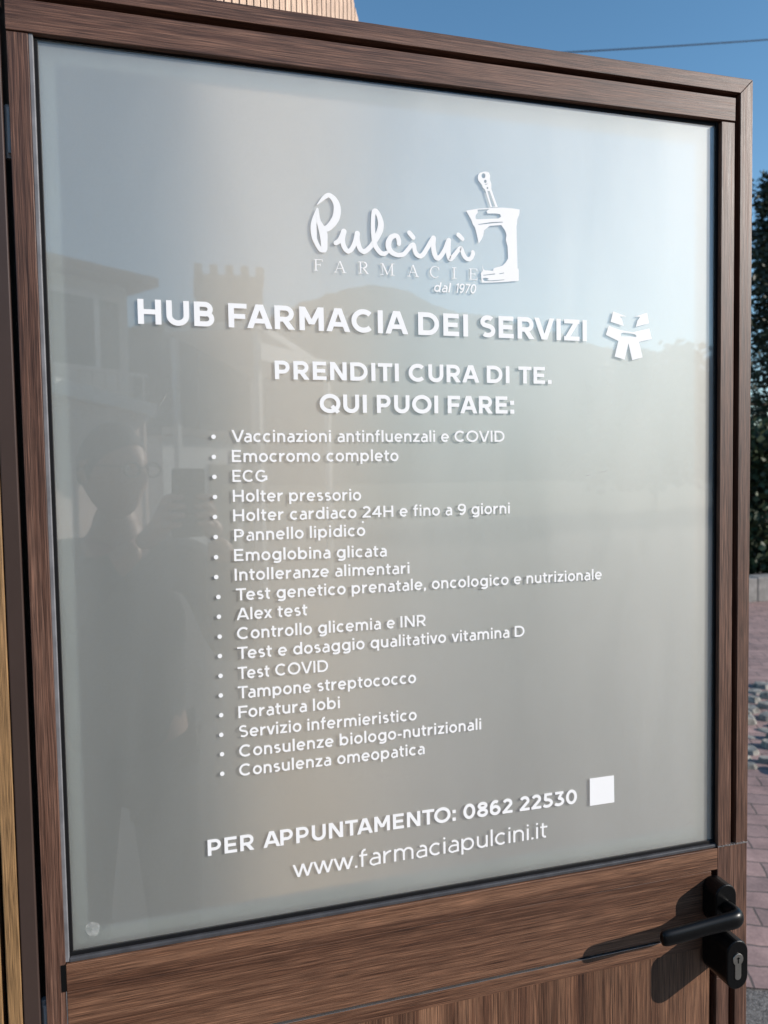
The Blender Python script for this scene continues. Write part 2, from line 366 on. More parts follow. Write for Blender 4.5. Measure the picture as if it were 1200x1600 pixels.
    if ch in '69':
        W = .74; p = [Rb(arc(W / 2, .33, W / 2 - h, .335 - kh, 0, 360, 32), w), Rb(arc(W / 2 + .02, .5, W / 2 + .02 - h, .51 - kh, 190, 58), w)]
        if ch == '9': p = [(t, [(W - x, 1 - y) for x, y in q], *r) for t, q, *r in p]
        return p, W, .06
    if ch == '7': W = .70; return [B(0, 1 - k, W, 1), D(.22, 0, W - h, 1 - kh, w)], W, .05
    if ch == '8':
        W = .74; return [Rb(arc(W / 2, .285, W / 2 - h, .29 - kh, 0, 360, 32), w), Rb(arc(W / 2, .755, W / 2 - h - .035, .25 - kh, 0, 360, 32), w)], W, .06
    # --- signs
    if ch == '.': return [B(0, 0, w * 1.1, w * 1.1)], w * 1.1, .07
    if ch == ':': return [B(0, 0, w * 1.1, w * 1.1), B(0, .52, w * 1.1, .52 + w * 1.1)], w * 1.1, .07
    if ch == ',': return [('q', [(0, w * 1.1), (.0, 0), (w * .1, -.16), (w * .75, -.10), (w * 1.1, 0), (w * 1.1, w * 1.1)])], w * 1.1, .07
    if ch == '-': return [B(0, .34 - kh, .34, .34 + kh)], .34, .07
    raise KeyError(ch)

class Ink:
    """flat lettering on the outer face of the glass; crossing strokes lie a few thousandths of a millimetre apart"""
    def __init__(s, mb): s.mb = mb; s.n = 0
    def lift(s):
        s.n += 1; return -0.00035 - 0.000008 * (s.n % 60)
    def quad(s, pts):
        y = s.lift(); s.mb.add([(p[0], y, p[1]) for p in pts], [tuple(range(len(pts)))])
    def ribbon(s, pts, wid):
        y = s.lift()
        closed = len(pts) > 3 and abs(pts[0][0] - pts[-1][0]) + abs(pts[0][1] - pts[-1][1]) < 1e-9
        P = [Vector(p) for p in (pts[:-1] if closed else pts)]
        # drop doubled points
        Q = []; Ws = []
        for i, p in enumerate(P):
            if not Q or (p - Q[-1]).length > 1e-7:
                Q.append(p); Ws.append(wid[i] if isinstance(wid, (list, tuple)) else wid)
        n = len(Q); L = []; R = []
        for i, p in enumerate(Q):
            a = Q[i - 1] if (i or closed) else None; b = Q[(i + 1) % n] if (i < n - 1 or closed) else None
            d1 = (p - a).normalized() if a is not None else None; d2 = (b - p).normalized() if b is not None else None
            if d1 is None: t, s2 = d2, 1
            elif d2 is None: t, s2 = d1, 1
            else:
                t = (d1 + d2)
                t = t.normalized() if t.length > 1e-6 else d1
                s2 = 1 / max(0.5, t.dot(d1))
            nn = Vector((-t.y, t.x)) * (Ws[i] / 2 * s2)
            L.append(p + nn); R.append(p - nn)
        vs = [(q.x, y, q.y) for q in L] + [(q.x, y, q.y) for q in R]
        m = n if closed else n - 1
        s.mb.add(vs, [(i, n + i, n + (i + 1) % n, (i + 1) % n) for i in range(m)])
    def disc(s, cx, cz, r, n=14): s.quad([(cx + r * cos(2 * pi * i / n), cz + r * sin(2 * pi * i / n)) for i in range(n)])
    def holes(s, loops):
        y = s.lift(); v3 = [[Vector((p[0] / 1000, p[1] / 1000, 0)) for p in l] for l in loops]
        flat = [p for l in v3 for p in l]
        s.mb.add([(p.x, y, p.y) for p in flat], [tuple(t) for t in tessellate_polygon(v3)])
    def text(s, txt, wt, a, b, cap, slant=0.0):
        """txt from a to b (mm, ends of the inked line) with the given capital height"""
        pen = 0.0; items = []; prev = None
        for ch in txt:
            if ch == ' ': pen += .43; prev = None; continue
            st, W, sb = glyph(ch, wt)
            if prev is not None: pen += sb
            if prev is not None and prev + ch in ('AV', 'VA', 'TA', 'Te', 'Ta', 'Va', 'Fo', 'FA', 'RV', 'LT', 'PA', 'TO', 'AP'): pen -= .09
            items.append((st, pen)); pen += W + sb; last = sb; prev = ch
        tot = pen - last
        k = (b[0] - a[0]) / tot; dz = (b[1] - a[1]) / (b[0] - a[0])
        def T(p, x0):
            x = (p[0] + x0) * k; z = p[1] * cap
            return ((a[0] + x + slant * z) / 1000, (a[1] + dz * x + z) / 1000)
        for st, x0 in items:
            for q in st:
                pts = [T(p, x0) for p in q[1]]
                if q[0] == 'q': s.quad(pts)
                else: s.ribbon(pts, q[2] * (k + cap) / 2 / 1000)
def smooth_path(P, n=5):
    out = []
    for i in range(len(P) - 1):
        p0, p1, p2, p3 = P[max(i - 1, 0)], P[i], P[i + 1], P[min(i + 2, len(P) - 1)]
        for j in range(n):
            t = j / n
            out.append(tuple(0.5 * (2 * p1[c] + (p2[c] - p0[c]) * t + (2 * p0[c] - 5 * p1[c] + 4 * p2[c] - p3[c]) * t * t + (3 * p1[c] - p0[c] - 3 * p2[c] + p3[c]) * t ** 3) for c in range(3)))
    return out + [tuple(P[-1])]
def serif(ink, ch, x0, x1, z, H):
    """one thin roman capital with serifs, between x0 and x1 (mm) standing on z"""
    T, t, sf = .125, .05, .05
    w = (x1 - x0) / H
    def b(a, c, d, e): ink.quad([((x0 + p * H) / 1000, (z + q * H) / 1000) for p, q in ((a, c), (d, c), (d, e), (a, e))])
    def dg(ax, ay, bx, by, th):
        g = th / 2 * sqrt((bx - ax) ** 2 + (by - ay) ** 2) / abs(by - ay)
        ink.quad([((x0 + p * H) / 1000, (z + q * H) / 1000) for p, q in ((ax - g, ay), (ax + g, ay), (bx + g, by), (bx - g, by))])
    def rb(pts, ws): ink.ribbon([((x0 + p * H) / 1000, (z + q * H) / 1000) for p, q in pts], [u * H / 1000 for u in ws])
    if ch in 'FE':
        b(.12, 0, .12 + T, 1); b(0, 0, .36, sf); b(0, 1 - sf, w, 1); b(w - .05, .80, w, 1); b(.2, .5, w * .7, .5 + t); b(w * .7, .40, w * .7 + .045, .64)
        if ch == 'E': b(0, 0, w, sf); b(w - .05, 0, w, .22)
    if ch == 'A':
        dg(.14, 0, w / 2 - .02, 1, t); dg(w - .16, 0, w / 2, 1.0, T); b(.27, .33, w - .3, .33 + t); b(0, 0, .30, sf); b(w - .36, 0, w, sf)
    if ch == 'R':
        b(.12, 0, .12 + T, 1); b(0, 0, .36, sf); b(0, 1 - sf, .3, 1)
        ar = [(.2, .975)] + arc(.40, .73, w * .80 - .40, .245, 90, -90) + [(.2, .485)]
        rb(ar, [.05 + (.075 if 3 < i < len(ar) - 4 else 0) for i in range(len(ar))]); dg(w - .10, .0, w * .45, .5, T); b(w - .2, 0, w, sf)
    if ch == 'M':
        dg(.15, 0, .17, 1, t); b(0, 0, .30, sf); b(0, 1 - sf, .26, 1); b(w - .15 - T, 0, w - .15, 1); b(w - .38, 0, w, sf); b(w - .26, 1 - sf, w, 1)
        dg(w * .49, .05, .2, 1, T); dg(w * .49, .05, w - .2, 1, t)
    if ch == 'C':
        ar = arc(w * .52, .5, w * .47, .48, 42, 318); n = len(ar)
        rb(ar, [.045 + .085 * max(0, 1 - abs(i - n / 2) / (n * .36)) for i in range(n)]); b(w * .86, .68, w * .92, .96)
    if ch == 'I': b(w / 2 - T / 2, 0, w / 2 + T / 2, 1); b(0, 0, w, sf); b(0, 1 - sf, w, 1)
SCRIPT = [[[299.2,850.3,0.9],[304.1,855.5,3.3],[309.0,860.1,4.9],[313.8,862.2,5.4],[319.0,858.6,6.7],[322.2,852.8,7.8],[323.0,845.5,8.7],[321.4,837.0,8.9],[317.4,830.2,8.5],[311.5,824.2,7.4],[306.7,822.9,6.5],[304.3,823.7,5.4]],[[299.1,845.9,1.5],[296.6,837.0,4.6],[294.5,827.6,6.7],[294.3,819.3,7.2],[295.0,811.0,6.1],[298.2,803.8,5.2],[301.9,798.5,5.4],[305.2,797.8,5.4]],[[299.8,845.5,1.5],[300.3,832.6,4.6],[302.5,826.3,7.0],[305.7,818.2,9.6],[306.4,809.0,8.3],[306.5,800.7,7.6],[306.2,798.3,6.5]],[[320.3,807.2,5.4],[324.7,810.3,5.7],[328.7,817.1,6.3],[330.5,821.4,6.7]],[[330.5,821.4,6.7],[328.6,813.3,6.3],[329.5,805.9,5.9],[332.3,800.5,5.7],[335.1,798.3,5.4],[339.1,800.9,5.4],[343.1,807.7,5.7],[345.7,815.4,6.1],[346.8,820.2,6.3]],[[346.8,820.2,6.5],[346.5,814.5,6.1],[348.0,807.1,5.9],[350.4,801.6,5.7],[354.2,799.1,5.7],[358.7,801.7,5.7],[364.8,808.2,5.7],[370.9,817.2,6.5],[375.0,826.0,7.6],[376.2,833.6,7.2],[374.3,842.0,6.1],[371.0,847.8,5.4],[369.0,848.6,5.4],[367.3,846.1,5.0],[366.3,835.7,5.0],[366.3,825.3,5.2],[367.1,816.0,5.9],[368.3,808.5,5.9],[371.6,803.0,5.7],[375.6,799.0,5.7],[380.0,798.3,5.2],[383.6,800.5,3.9]],[[398.4,811.4,5.2],[398.4,815.2,5.4],[396.5,819.9,5.6],[393.0,820.8,5.6],[388.4,818.4,6.3],[385.3,812.5,7.0],[385.5,805.8,6.8],[389.6,800.4,6.1],[396.6,797.8,5.4],[403.7,799.3,5.2],[408.9,804.5,5.2],[413.6,810.0,5.2],[416.7,811.7,5.4],[417.6,809.8,5.4],[418.6,804.1,5.2],[421.6,799.5,5.6],[425.2,798.3,5.6],[429.3,801.0,5.6],[434.6,809.0,5.6],[440.4,818.1,5.9],[442.8,821.6,6.1]],[[443.3,821.2,5.6],[442.4,813.4,5.9],[443.3,804.7,6.3],[445.8,798.6,6.1],[448.4,797.3,5.9],[452.1,800.4,5.6],[457.5,808.6,5.6],[461.8,818.5,5.9],[462.9,820.1,5.9]],[[462.6,819.6,6.1],[461.8,806.9,6.3],[462.6,800.1,6.1],[464.4,797.5,5.6],[467.8,800.0,5.6],[473.2,806.6,5.2],[477.5,811.3,5.0],[479.6,810.0,5.0],[481.6,804.2,5.2],[485.3,799.6,5.2],[489.6,798.9,5.2],[492.8,801.5,5.2],[494.7,806.0,5.2],[494.3,808.0,4.5]],[[411.8,825.7,5.6],[416.8,820.3,5.6]],[[475.4,827.7,5.6],[481.0,822.8,4.7]]]
MORTAR = [[[486.0,857.8],[501.5,861.4],[514.5,863.2],[535.1,865.4],[548.2,865.6],[558.7,864.9],[558.1,858.9],[555.3,852.7],[554.7,845.2],[554.1,844.2],[554.2,832.7],[554.6,817.8],[554.8,802.8],[555.1,791.9],[556.6,789.9],[556.8,775.9],[540.8,773.8],[525.4,772.2],[506.9,770.8],[505.9,771.2],[504.7,782.5],[507.6,785.6],[506.4,794.0],[508.0,788.1],[510.4,786.3],[521.2,786.4],[522.3,789.5],[525.6,790.6],[530.0,791.9],[534.4,793.6],[538.8,797.9],[542.1,803.1],[541.7,812.0],[541.4,817.9],[539.1,825.7],[540.2,831.8],[538.1,837.6],[534.3,842.2],[533.2,843.7],[517.5,841.5],[509.8,835.6],[508.5,828.6],[506.5,824.5],[502.3,818.8],[500.1,829.0],[497.5,838.6],[494.9,841.3],[492.8,847.1],[488.6,853.6]],[[501.5,860.4],[517.7,862.5],[513.3,859.4],[514.4,856.5],[526.3,857.4],[531.7,856.9],[532.8,854.0],[529.5,851.6],[515.4,850.0],[500.3,848.3],[498.4,849.4],[498.8,853.4],[501.5,856.5]],[[501.9,842.5],[519.7,846.3],[534.9,847.9],[535.5,847.1],[520.7,844.9],[502.6,841.8]],[[508.1,780.4],[523.9,783.1],[524.2,782.1],[508.3,779.6]],[[529.9,783.5],[536.5,785.0],[536.5,784.2],[530.1,782.6]],[[507.0,776.2],[511.3,777.2],[515.6,776.2],[512.9,774.4],[516.7,774.0],[536.4,776.3],[536.9,775.7],[521.1,773.4],[509.1,772.9]]]
PESTLE = [[[502.6,902.5],[505.3,905.7],[511.7,907.7],[517.1,907.2],[518.9,903.0],[518.3,899.0],[520.2,893.3],[520.1,887.4],[522.2,881.7],[528.6,865.5],[518.8,864.5],[511.5,885.7],[508.8,887.4],[507.3,891.2],[503.0,895.7],[502.0,899.0]],[[512.3,902.6],[512.0,901.0],[511.0,899.8],[509.7,899.2],[508.4,899.5],[507.5,900.6],[507.2,902.1],[507.5,903.7],[508.5,905.0],[509.8,905.5],[511.1,905.2],[512.0,904.1]],[[513.9,895.9],[513.6,894.9],[513.0,894.1],[512.1,893.8],[511.3,894.0],[510.6,894.6],[510.4,895.6],[510.7,896.6],[511.3,897.4],[512.2,897.7],[513.0,897.5],[513.6,896.8]],[[516.1,887.9],[515.8,886.9],[514.9,886.4],[514.1,886.7],[513.8,887.7],[514.1,888.7],[515.0,889.1],[515.8,888.8]],[[514.7,884.5],[517.9,884.3],[525.3,865.9],[521.0,865.3]],[[511.3,892.0],[515.0,893.3],[515.3,892.7],[512.1,891.4]]]
EMBLEM = [[[[692.7,743.2],[712.4,737.6],[702.3,736.9],[705.9,733.9],[708.7,724.6],[688.6,729.4]]],[[[744.3,743.6],[725.3,737.7],[733.5,737.7],[729.4,732.8],[726.7,724.2],[747.1,729.6]]],[[[685.8,724.1],[702.6,719.5],[722.1,717.0],[747.9,722.9],[751.6,709.1],[731.9,704.3],[737.2,684.2],[721.2,679.9],[715.6,702.0],[709.8,680.3],[694.5,684.1],[700.2,704.7],[681.4,712.1]],[[703.8,713.2],[705.1,715.0],[707.5,715.8],[715.6,715.7],[726.1,714.0],[727.9,711.9],[726.6,710.8],[718.8,711.4],[704.6,710.9]]]]
LINES = [
    ('HUB FARMACIA DEI SERVIZI', 0.215, (95.1, 704.2), (653.3, 702.8), 27.4),
    ('PRENDITI CURA DI TE.', 0.215, (244.8, 646.0), (601.9, 646.4), 21.5),
    ('QUI PUOI FARE:', 0.215, (296.8, 607.5), (548.7, 607.8), 21.7),
    ('Vaccinazioni antinfluenzali e COVID', 0.165, (193.3, 573.1), (534.8, 572.0), 13.9),
    ('Emocromo completo', 0.165, (193.1, 550.0), (393.5, 549.0), 13.9),
    ('ECG', 0.165, (193.1, 527.1), (233.1, 526.6), 13.9),
    ('Holter pressorio', 0.165, (192.9, 504.1), (345.6, 501.9), 13.9),
    ('Holter cardiaco 24H e fino a 9 giorni', 0.165, (192.7, 481.4), (541.2, 480.2), 13.9),
    ('Pannello lipidico', 0.165, (193.2, 458.3), (349.8, 458.8), 14.0),
    ('Emoglobina glicata', 0.165, (192.5, 435.1), (376.4, 432.4), 14.0),
    ('Intolleranze alimentari', 0.165, (192.5, 412.2), (405.2, 409.7), 14.0),
    ('Test genetico prenatale, oncologico e nutrizionale', 0.165, (193.3, 388.9), (674.4, 387.9), 14.1),
    ('Alex test', 0.165, (193.3, 365.9), (276.7, 366.1), 14.1),
    ('Controllo glicemia e INR', 0.165, (193.3, 343.0), (425.6, 342.8), 14.2),
    ('Test e dosaggio qualitativo vitamina D', 0.165, (193.1, 319.9), (560.6, 319.4), 14.2),
    ('Test COVID', 0.165, (192.9, 296.2), (300.4, 296.0), 14.3),
    ('Tampone streptococco', 0.165, (192.5, 273.2), (411.6, 271.7), 14.3),
    ('Foratura lobi', 0.165, (192.5, 249.9), (313.9, 249.5), 14.3),
    ('Servizio infermieristico', 0.165, (192.3, 226.8), (411.7, 224.5), 14.3),
    ('Consulenze biologo-nutrizionali', 0.165, (192.1, 203.3), (498.5, 203.0), 14.4),
    ('Consulenza omeopatica', 0.165, (191.5, 180.5), (421.4, 180.0), 14.4),
    ('PER APPUNTAMENTO: 0862 22530', 0.2, (153.0, 90.0), (635.7, 87.1), 19.3),
    ('www.farmaciapulcini.it', 0.115, (251.7, 47.4), (591.5, 47.1), 21.3),
]
BULLETS = [(173.1, 579.2), (172.8, 556.2), (172.8, 533.3), (172.8, 510.2), (172.1, 487.2), (172.3, 464.0), (172.1, 440.7), (171.6, 417.7), (173.4, 394.4), (173.4, 371.3), (173.6, 348.0), (173.2, 325.2), (173.3, 301.9), (172.9, 278.8), (172.7, 255.5), (172.2, 232.3), (172.4, 209.2), (172.0, 185.9)]
SERIFS = [('F', (293.6, 773.4), (304.3, 774.0), 13.4), ('A', (317.4, 772.5), (332.6, 773.4), 13.6), ('R', (347.4, 773.0), (360.1, 773.7), 14.1), ('M', (374.5, 772.7), (392.4, 773.7), 14.2), ('A', (408.4, 772.8), (423.4, 773.6), 14.2), ('C', (437.6, 773.1), (450.4, 773.8), 14.0), ('I', (466.1, 773.6), (472.4, 773.9), 13.7), ('E', (488.7, 773.5), (499.9, 774.1), 13.6)]

# ------------------------------------------------------------ ground
def ground_mats():
    m, nt, b = new_mat('brick_paving')
    v = coords(nt, (1, 1, 1), rot=(0, 0, radians(27)))
    w1 = noise(nt, v, 7, 3)
    vm = nt.nodes.new('ShaderNodeVectorMath'); vm.operation = 'MULTIPLY_ADD'
    cmb = nt.nodes.new('ShaderNodeCombineXYZ'); nt.links.new(w1, cmb.inputs[0]); nt.links.new(w1, cmb.inputs[1])
    nt.links.new(cmb.outputs[0], vm.inputs[0]); vm.inputs[1].default_value = (.03, .03, 0); nt.links.new(v, vm.inputs[2])
    br = nt.nodes.new('ShaderNodeTexBrick'); nt.links.new(vm.outputs[0], br.inputs['Vector'])
    br.inputs['Scale'].default_value = 1.0; br.inputs['Brick Width'].default_value = 0.24; br.inputs['Row Height'].default_value = 0.115
    br.inputs['Mortar Size'].default_value = 0.005; br.inputs['Bias'].default_value = 0.1; br.inputs['Mortar Smooth'].default_value = .3
    br.inputs['Color1'].default_value = (0.36, 0.235, 0.215, 1); br.inputs['Color2'].default_value = (0.28, 0.19, 0.178, 1); br.inputs['Mortar'].default_value = (0.13, 0.10, 0.09, 1)
    n = noise(nt, v, 5.0, 8, .7); r = ramp(nt, n, [(.3, (.55, .54, .53)), (.7, (1.3, 1.27, 1.22))])
    n2 = noise(nt, v, 90, 4); r2 = ramp(nt, n2, [(.3, (.8, .8, .8)), (.7, (1.15, 1.15, 1.15))])
    c = mixc(nt, mixc(nt, br.outputs[0], r.outputs[0], .9, 'MULTIPLY'), r2.outputs[0], .8, 'MULTIPLY')
    nt.links.new(c, b.inputs['Base Color']); b.inputs['Roughness'].default_value = .85
    inv = nt.nodes.new('ShaderNodeMath'); inv.operation = 'SUBTRACT'; inv.inputs[0].default_value = 1; nt.links.new(br.outputs[1], inv.inputs[1])
    bump(nt, inv.outputs[0], b, .6, .008); M['paving'] = m
    m, nt, b = new_mat('gravelly_asphalt')
    v = coords(nt, (1, 1, 1)); n = noise(nt, v, 160, 4, .7); n2 = noise(nt, v, 2.2, 5)
    r = ramp(nt, n, [(.35, (.05, .045, .042)), (.5, (.14, .125, .115)), (.68, (.30, .28, .26))]); r2 = ramp(nt, n2, [(.3, (.75, .75, .75)), (.7, (1.1, 1.08, 1.05))])
    nt.links.new(mixc(nt, r.outputs[0], r2.outputs[0], .9, 'MULTIPLY'), b.inputs['Base Color']); b.inputs['Roughness'].default_value = .9
    bump(nt, n, b, .6, .006); M['asphalt'] = m
    m, nt, b = new_mat('field_ground')
    v = coords(nt, (1, 1, 1)); n = noise(nt, v, .25, 8, .65)
    r = ramp(nt, n, [(.3, (.05, .06, .03)), (.55, (.10, .10, .055)), (.75, (.17, .15, .10))]); nt.links.new(r.outputs[0], b.inputs['Base Color']); b.inputs['Roughness'].default_value = .95
    M['field'] = m
    M['stone'] = plain('grey_rough_stone', (.23, .215, .19), .9, 0, .55, 24, .9)
    M['kerb'] = plain('weathered_concrete', (.20, .19, .18), .9, 0, .3, 9, .5)
    m, nt, b = new_mat('hill_scrub')
    v = coords(nt, (1, 1, 1)); n = noise(nt, v, .05, 8, .7)
    r = ramp(nt, n, [(.35, (.045, .055, .035)), (.55, (.085, .085, .06)), (.75, (.15, .135, .105))]); nt.links.new(r.outputs[0], b.inputs['Base Color']); b.inputs['Roughness'].default_value = 1
    M['hill'] = m
ground_mats()
g = MB(); g.add([(-900, -900, 0), (900, -900, 0), (900, 900, 0), (-900, 900, 0)], [(0, 1, 2, 3)]); tag(g.build('ground', M['field']), kind='structure')
g = MB(); g.add([(-30, -26, .004), (30, -26, .004), (30, 12, .004), (-30, 12, .004)], [(0, 1, 2, 3)]); tag(g.build('road', M['asphalt']), kind='structure')
DG = Vector((0.62, 0.785)); DN = Vector((-.785, .62))
def strip_pts(a0, a1, hw):
    o = Vector((0.3, -.7)); p = [o + DG * a0 - DN * hw, o + DG * a1 - DN * hw, o + DG * a1 + DN * hw, o + DG * a0 + DN * hw]
    return p
g = MB(); g.add([(1.2, 1.25, .008), (12, -3.2, .008), (16, 6.6, .008), (-2, 6.6, .008)], [(0, 1, 2, 3)]); tag(g.build('paving', M['paving']), kind='structure')
# strip of rough stones laid across the brick paving
st = MB(); rnd = random.Random(3)
a = Vector((3.1, 2.42)); bq = Vector((4.35, 3.78)); dr = (bq - a); L = dr.length; dr.normalize(); nr = Vector((-dr.y, dr.x))
for i in range(int(L / .13)):
    for j in range(-14, 15):
        c = a + dr * (i * .13 + rnd.uniform(-.02, .02)) + nr * (j * .17 + rnd.uniform(-.03, .03) + (i % 2) * .08)
        r1 = rnd.uniform(.035, .075); r2 = rnd.uniform(.045, .095)
        n = 8; hgt = rnd.uniform(.012, .05); ph = rnd.uniform(0, 3)
        base = [(c.x + (r2 * cos(t) * rnd.uniform(.7, 1.15)) * nr.x + r1 * sin(t) * dr.x, c.y + r2 * cos(t) * nr.y + r1 * sin(t) * rnd.uniform(.7, 1.15) * dr.y) for t in [ph + 2 * pi * k / n for k in range(n)]]
        vs = [(x, y, .004) for x, y in base] + [(c.x + (x - c.x) * .8, c.y + (y - c.y) * .8, hgt + rnd.uniform(-.006, .006)) for x, y in base]
        st.add(vs, [tuple(range(n, 2 * n))] + [(k, (k + 1) % n, (k + 1) % n + n, k + n) for k in range(n)])
tag(st.build('cobbles', M['stone']), kind='stuff')

# hills across the valley: one ridge with real depth
PROF = [(-2.4, .10), (-1.2, .16), (-.6, .19), (-.2, .20), (.05, .205), (.115, .216), (.168, .2485), (.215, .262), (.269, .2683), (.32, .258), (.375, .244), (.42, .236), (.476, .2297), (.6, .20), (.695, .179), (.826, .1515), (1.1, .15), (1.7, .17), (2.6, .12)]
hm = MB(); rnd = random.Random(5); rows = 16; cols = 420
def prof(u):
    for (u0, h0), (u1, h1) in zip(PROF, PROF[1:]):
        if u0 <= u <= u1: return h0 + (h1 - h0) * (u - u0) / (u1 - u0)
    return .1
for r in range(rows + 1):
    for c in range(cols + 1):
        u = -2.4 + 5.0 * c / cols; f = r / rows
        d = 170 + 130 * f
        z = 1.65 + prof(u) * 301 * (f ** .8) - 4 * (1 - f)
        if r < rows: z += rnd.uniform(-1.2, 1.2) * f + mathutils.noise.noise(Vector((u * 9, f * 3, 0))) * 5 * f * (1 - f)
        else: z += rnd.uniform(-.6, 1.0) + mathutils.noise.noise(Vector((u * 14, 1.7, 0))) * 2.6 + mathutils.noise.noise(Vector((u * 45, .3, 0))) * 1.2
        hm.v.append((u * 301, -d, z))
for r in range(rows):
    for c in range(cols):
        i = r * (cols + 1) + c; hm.f.append((i, i + 1, i + cols + 2, i + cols + 1))
hl = tag(hm.build('hills', M['hill'], smooth=True), kind='structure')
h2 = hl.copy(); COL.objects.link(h2); h2.rotation_euler.z = pi; h2.scale = (1, 1, .34)

# ------------------------------------------------------------ the door
door = empty('glazed_door'); tag(door, 'open walnut-effect door leaf with a big frosted window and white pharmacy lettering', 'door')
def part(mb, name, mat, parent=door, bev=0.0006, smooth=False, recalc=True):
    o = mb.build(name, mat, parent, bev, smooth, 2, recalc)
    if parent is door: o.location.z = Z0
    return o
F = -.008; BK = .040
def slope(x, a, b): return a + (b - a) * (x + .0256) / .915
# outer frame (mitred at the free corner)
t = MB(); t.prism([(-.0256, slope(-.0256, 1.0415, 1.0438)), (.8852, 1.0437), (.9053, 1.0636), (-.0256, 1.0605)], F, BK); part(t, 'outer_head', M['wood_h'])
t = MB(); t.prism([(.8855, -.0030), (.9050, -.0036), (.9056, 1.0633), (.8855, 1.0434)], F + .0002, BK); part(t, 'outer_stile', M['wood_v'])
t = MB(); t.prism([(.8850, -1.09), (.9050, -1.09), (.9050, -.1965), (.8850, -.1965)], F, BK); part(t, 'outer_stile', M['wood_v'])
# inner sash
t = MB(); t.prism([(-.0256, 1.0001), (.8770, 1.0052), (.8774, 1.0362), (-.0256, 1.0325)], F, BK - .002); part(t, 'top_rail', M['wood_h'])
t = MB(); t.prism([(-.0247, -1.09), (-.0086, -1.09), (-.0086, -.0366), (-.0040, -.0366), (-.0046, .9985), (-.0249, .9983)], F, BK); part(t, 'hinge_stile', M['wood_v'])
t = MB(); t.prism([(.8548, -.0026), (.8762, -.0030), (.8762, 1.0030), (.8552, 1.0028)], F, BK - .003); part(t, 'lock_stile', M['wood_v'])
t = MB(); t.prism([(.8535, -.1960), (.9048, -.1960), (.9044, -.0044), (.8545, -.0034)], F + .0003, BK - .001); part(t, 'lock_plate', M['wood_v'])
t = MB(); t.prism([(.8532, -1.09), (.8740, -1.09), (.8740, -.1965), (.8532, -.1965)], F, BK - .003); part(t, 'lock_stile', M['wood_v'])
t = MB(); t.box(-.0034, .8540, F, BK - .004, -.0360, -.0055); part(t, 'middle_rail', M['wood_h2'])
t = MB(); t.box(-.0034, .8438, F, BK - .005, -.1232, -.0366); part(t, 'middle_rail', M['wood_h2'])
t = MB(); t.box(-.0030, .8434, F + .0006, BK - .006, -.1472, -.1266); part(t, 'middle_rail', M['wood_h2'])
t = MB(); t.box(-.0028, .8430, F + .0022, BK - .012, -.98, -.1476); part(t, 'lower_panel', M['wood_p'], bev=.0004)
t = MB(); t.box(-.0030, .8434, F, BK - .006, -1.09, -.9806); part(t, 'bottom_rail', M['wood_h2'])
# black core seen in the gaps
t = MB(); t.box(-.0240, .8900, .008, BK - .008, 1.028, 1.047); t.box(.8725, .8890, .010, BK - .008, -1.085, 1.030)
t.box(.8400, .8560, .006, BK - .014, -1.085, -.03); t.box(-.003, .85, .004, BK - .014, -.130, -.119); t.box(-.0085, -.0036, F - .0004, .02, -.0356, -.0050)  # last box sits proud of the wood, black for the shade inside the notch
part(t, 'core_and_notch_shade', M['shadow_gap'], bev=0)
t = MB(); t.box(-.0088, -.0042, F + .0003, .03, -1.08, -.0362); part(t, 'hinge_stile', M['wood_v'], bev=0)
t = MB(); t.box(-.0041, -.0035, F + .0001, .03, -1.08, -.0366); part(t, 'edge_trim', M['bead'], bev=0)
t = MB(); t.box(-.003, .80, F - .0001, F + .004, -.12655, -.12605); part(t, 'edge_trim', M['alu'], bev=0)
# sawn aluminium edge that shows at the joint above the lock plate
t = MB(); rnd = random.Random(11)
for i in range(26):
    x = .8548 + i * .00192
    if .876 < x < .885 and i % 2: continue
    t.box(x, x + rnd.uniform(.0012, .0018), F - rnd.uniform(.0002, .0012), F + .004, -.0036 - rnd.uniform(0, .0003), -.0031 + rnd.uniform(0, .0014))
part(t, 'metal_joint', M['alu'], bev=0)
# glazing beads and gaskets
t = MB(); t.prism([(-.0044, -.004), (-.0002, -.004), (-.0002, 1.0004), (-.0044, 1.0004)], F + .0024, .02); part(t, 'glazing_bead', M['bead'])
t = MB(); t.prism([(-.0001, -.0053), (.8545, -.0053), (.8545, -.0003), (-.0001, -.0003)], F + .0022, .02); part(t, 'glazing_bead', M['bead_dark'], bev=.0012)
t = MB()
t.box(-.0002, .0036, -.0015, .0200, .0040, .9960); t.box(-.0002, .8512, -.0018, .0200, -.0002, .0040)
t.box(.8512, .8549, -.0016, .0200, -.0002, 1.0035); t.box(-.0044, .8549, -.0002, .0200, .9985, 1.0060)  # right-hand strip is black for the shade on the lock stile's reveal
part(t, 'gasket_and_shade', M['black'], bev=.0005)
# double glazing: clear outer pane, frosted film behind it, spacer round the cavity
t = MB(); t.box(.0005, .8515, 0, .0016, .0005, 1.0); pane = part(t, 'glass_pane', M['glass'], bev=0)
t = MB(); t.add([(.0005, .0022, .0005), (.8515, .0022, .0005), (.8515, .0022, 1.0), (.0005, .0022, 1.0)], [(0, 1, 2, 3)]); part(t, 'frosted_film', M['film'], bev=0, recalc=False)
t = MB(); a0, a1, y0, y1 = .0030, .0165, .0125, .022
t.box(a0, a1, y0, y1, a0, .996); t.box(.8515 - a1, .8515 - a0, y0, y1, a0, .996)
t.box(a1, .8515 - a1, y0, y1, a0, a1); t.box(a1, .8515 - a1, y0, y1, .996 - a1 + a0, .996)
part(t, 'spacer_bar', M['spacer'], bev=.001)
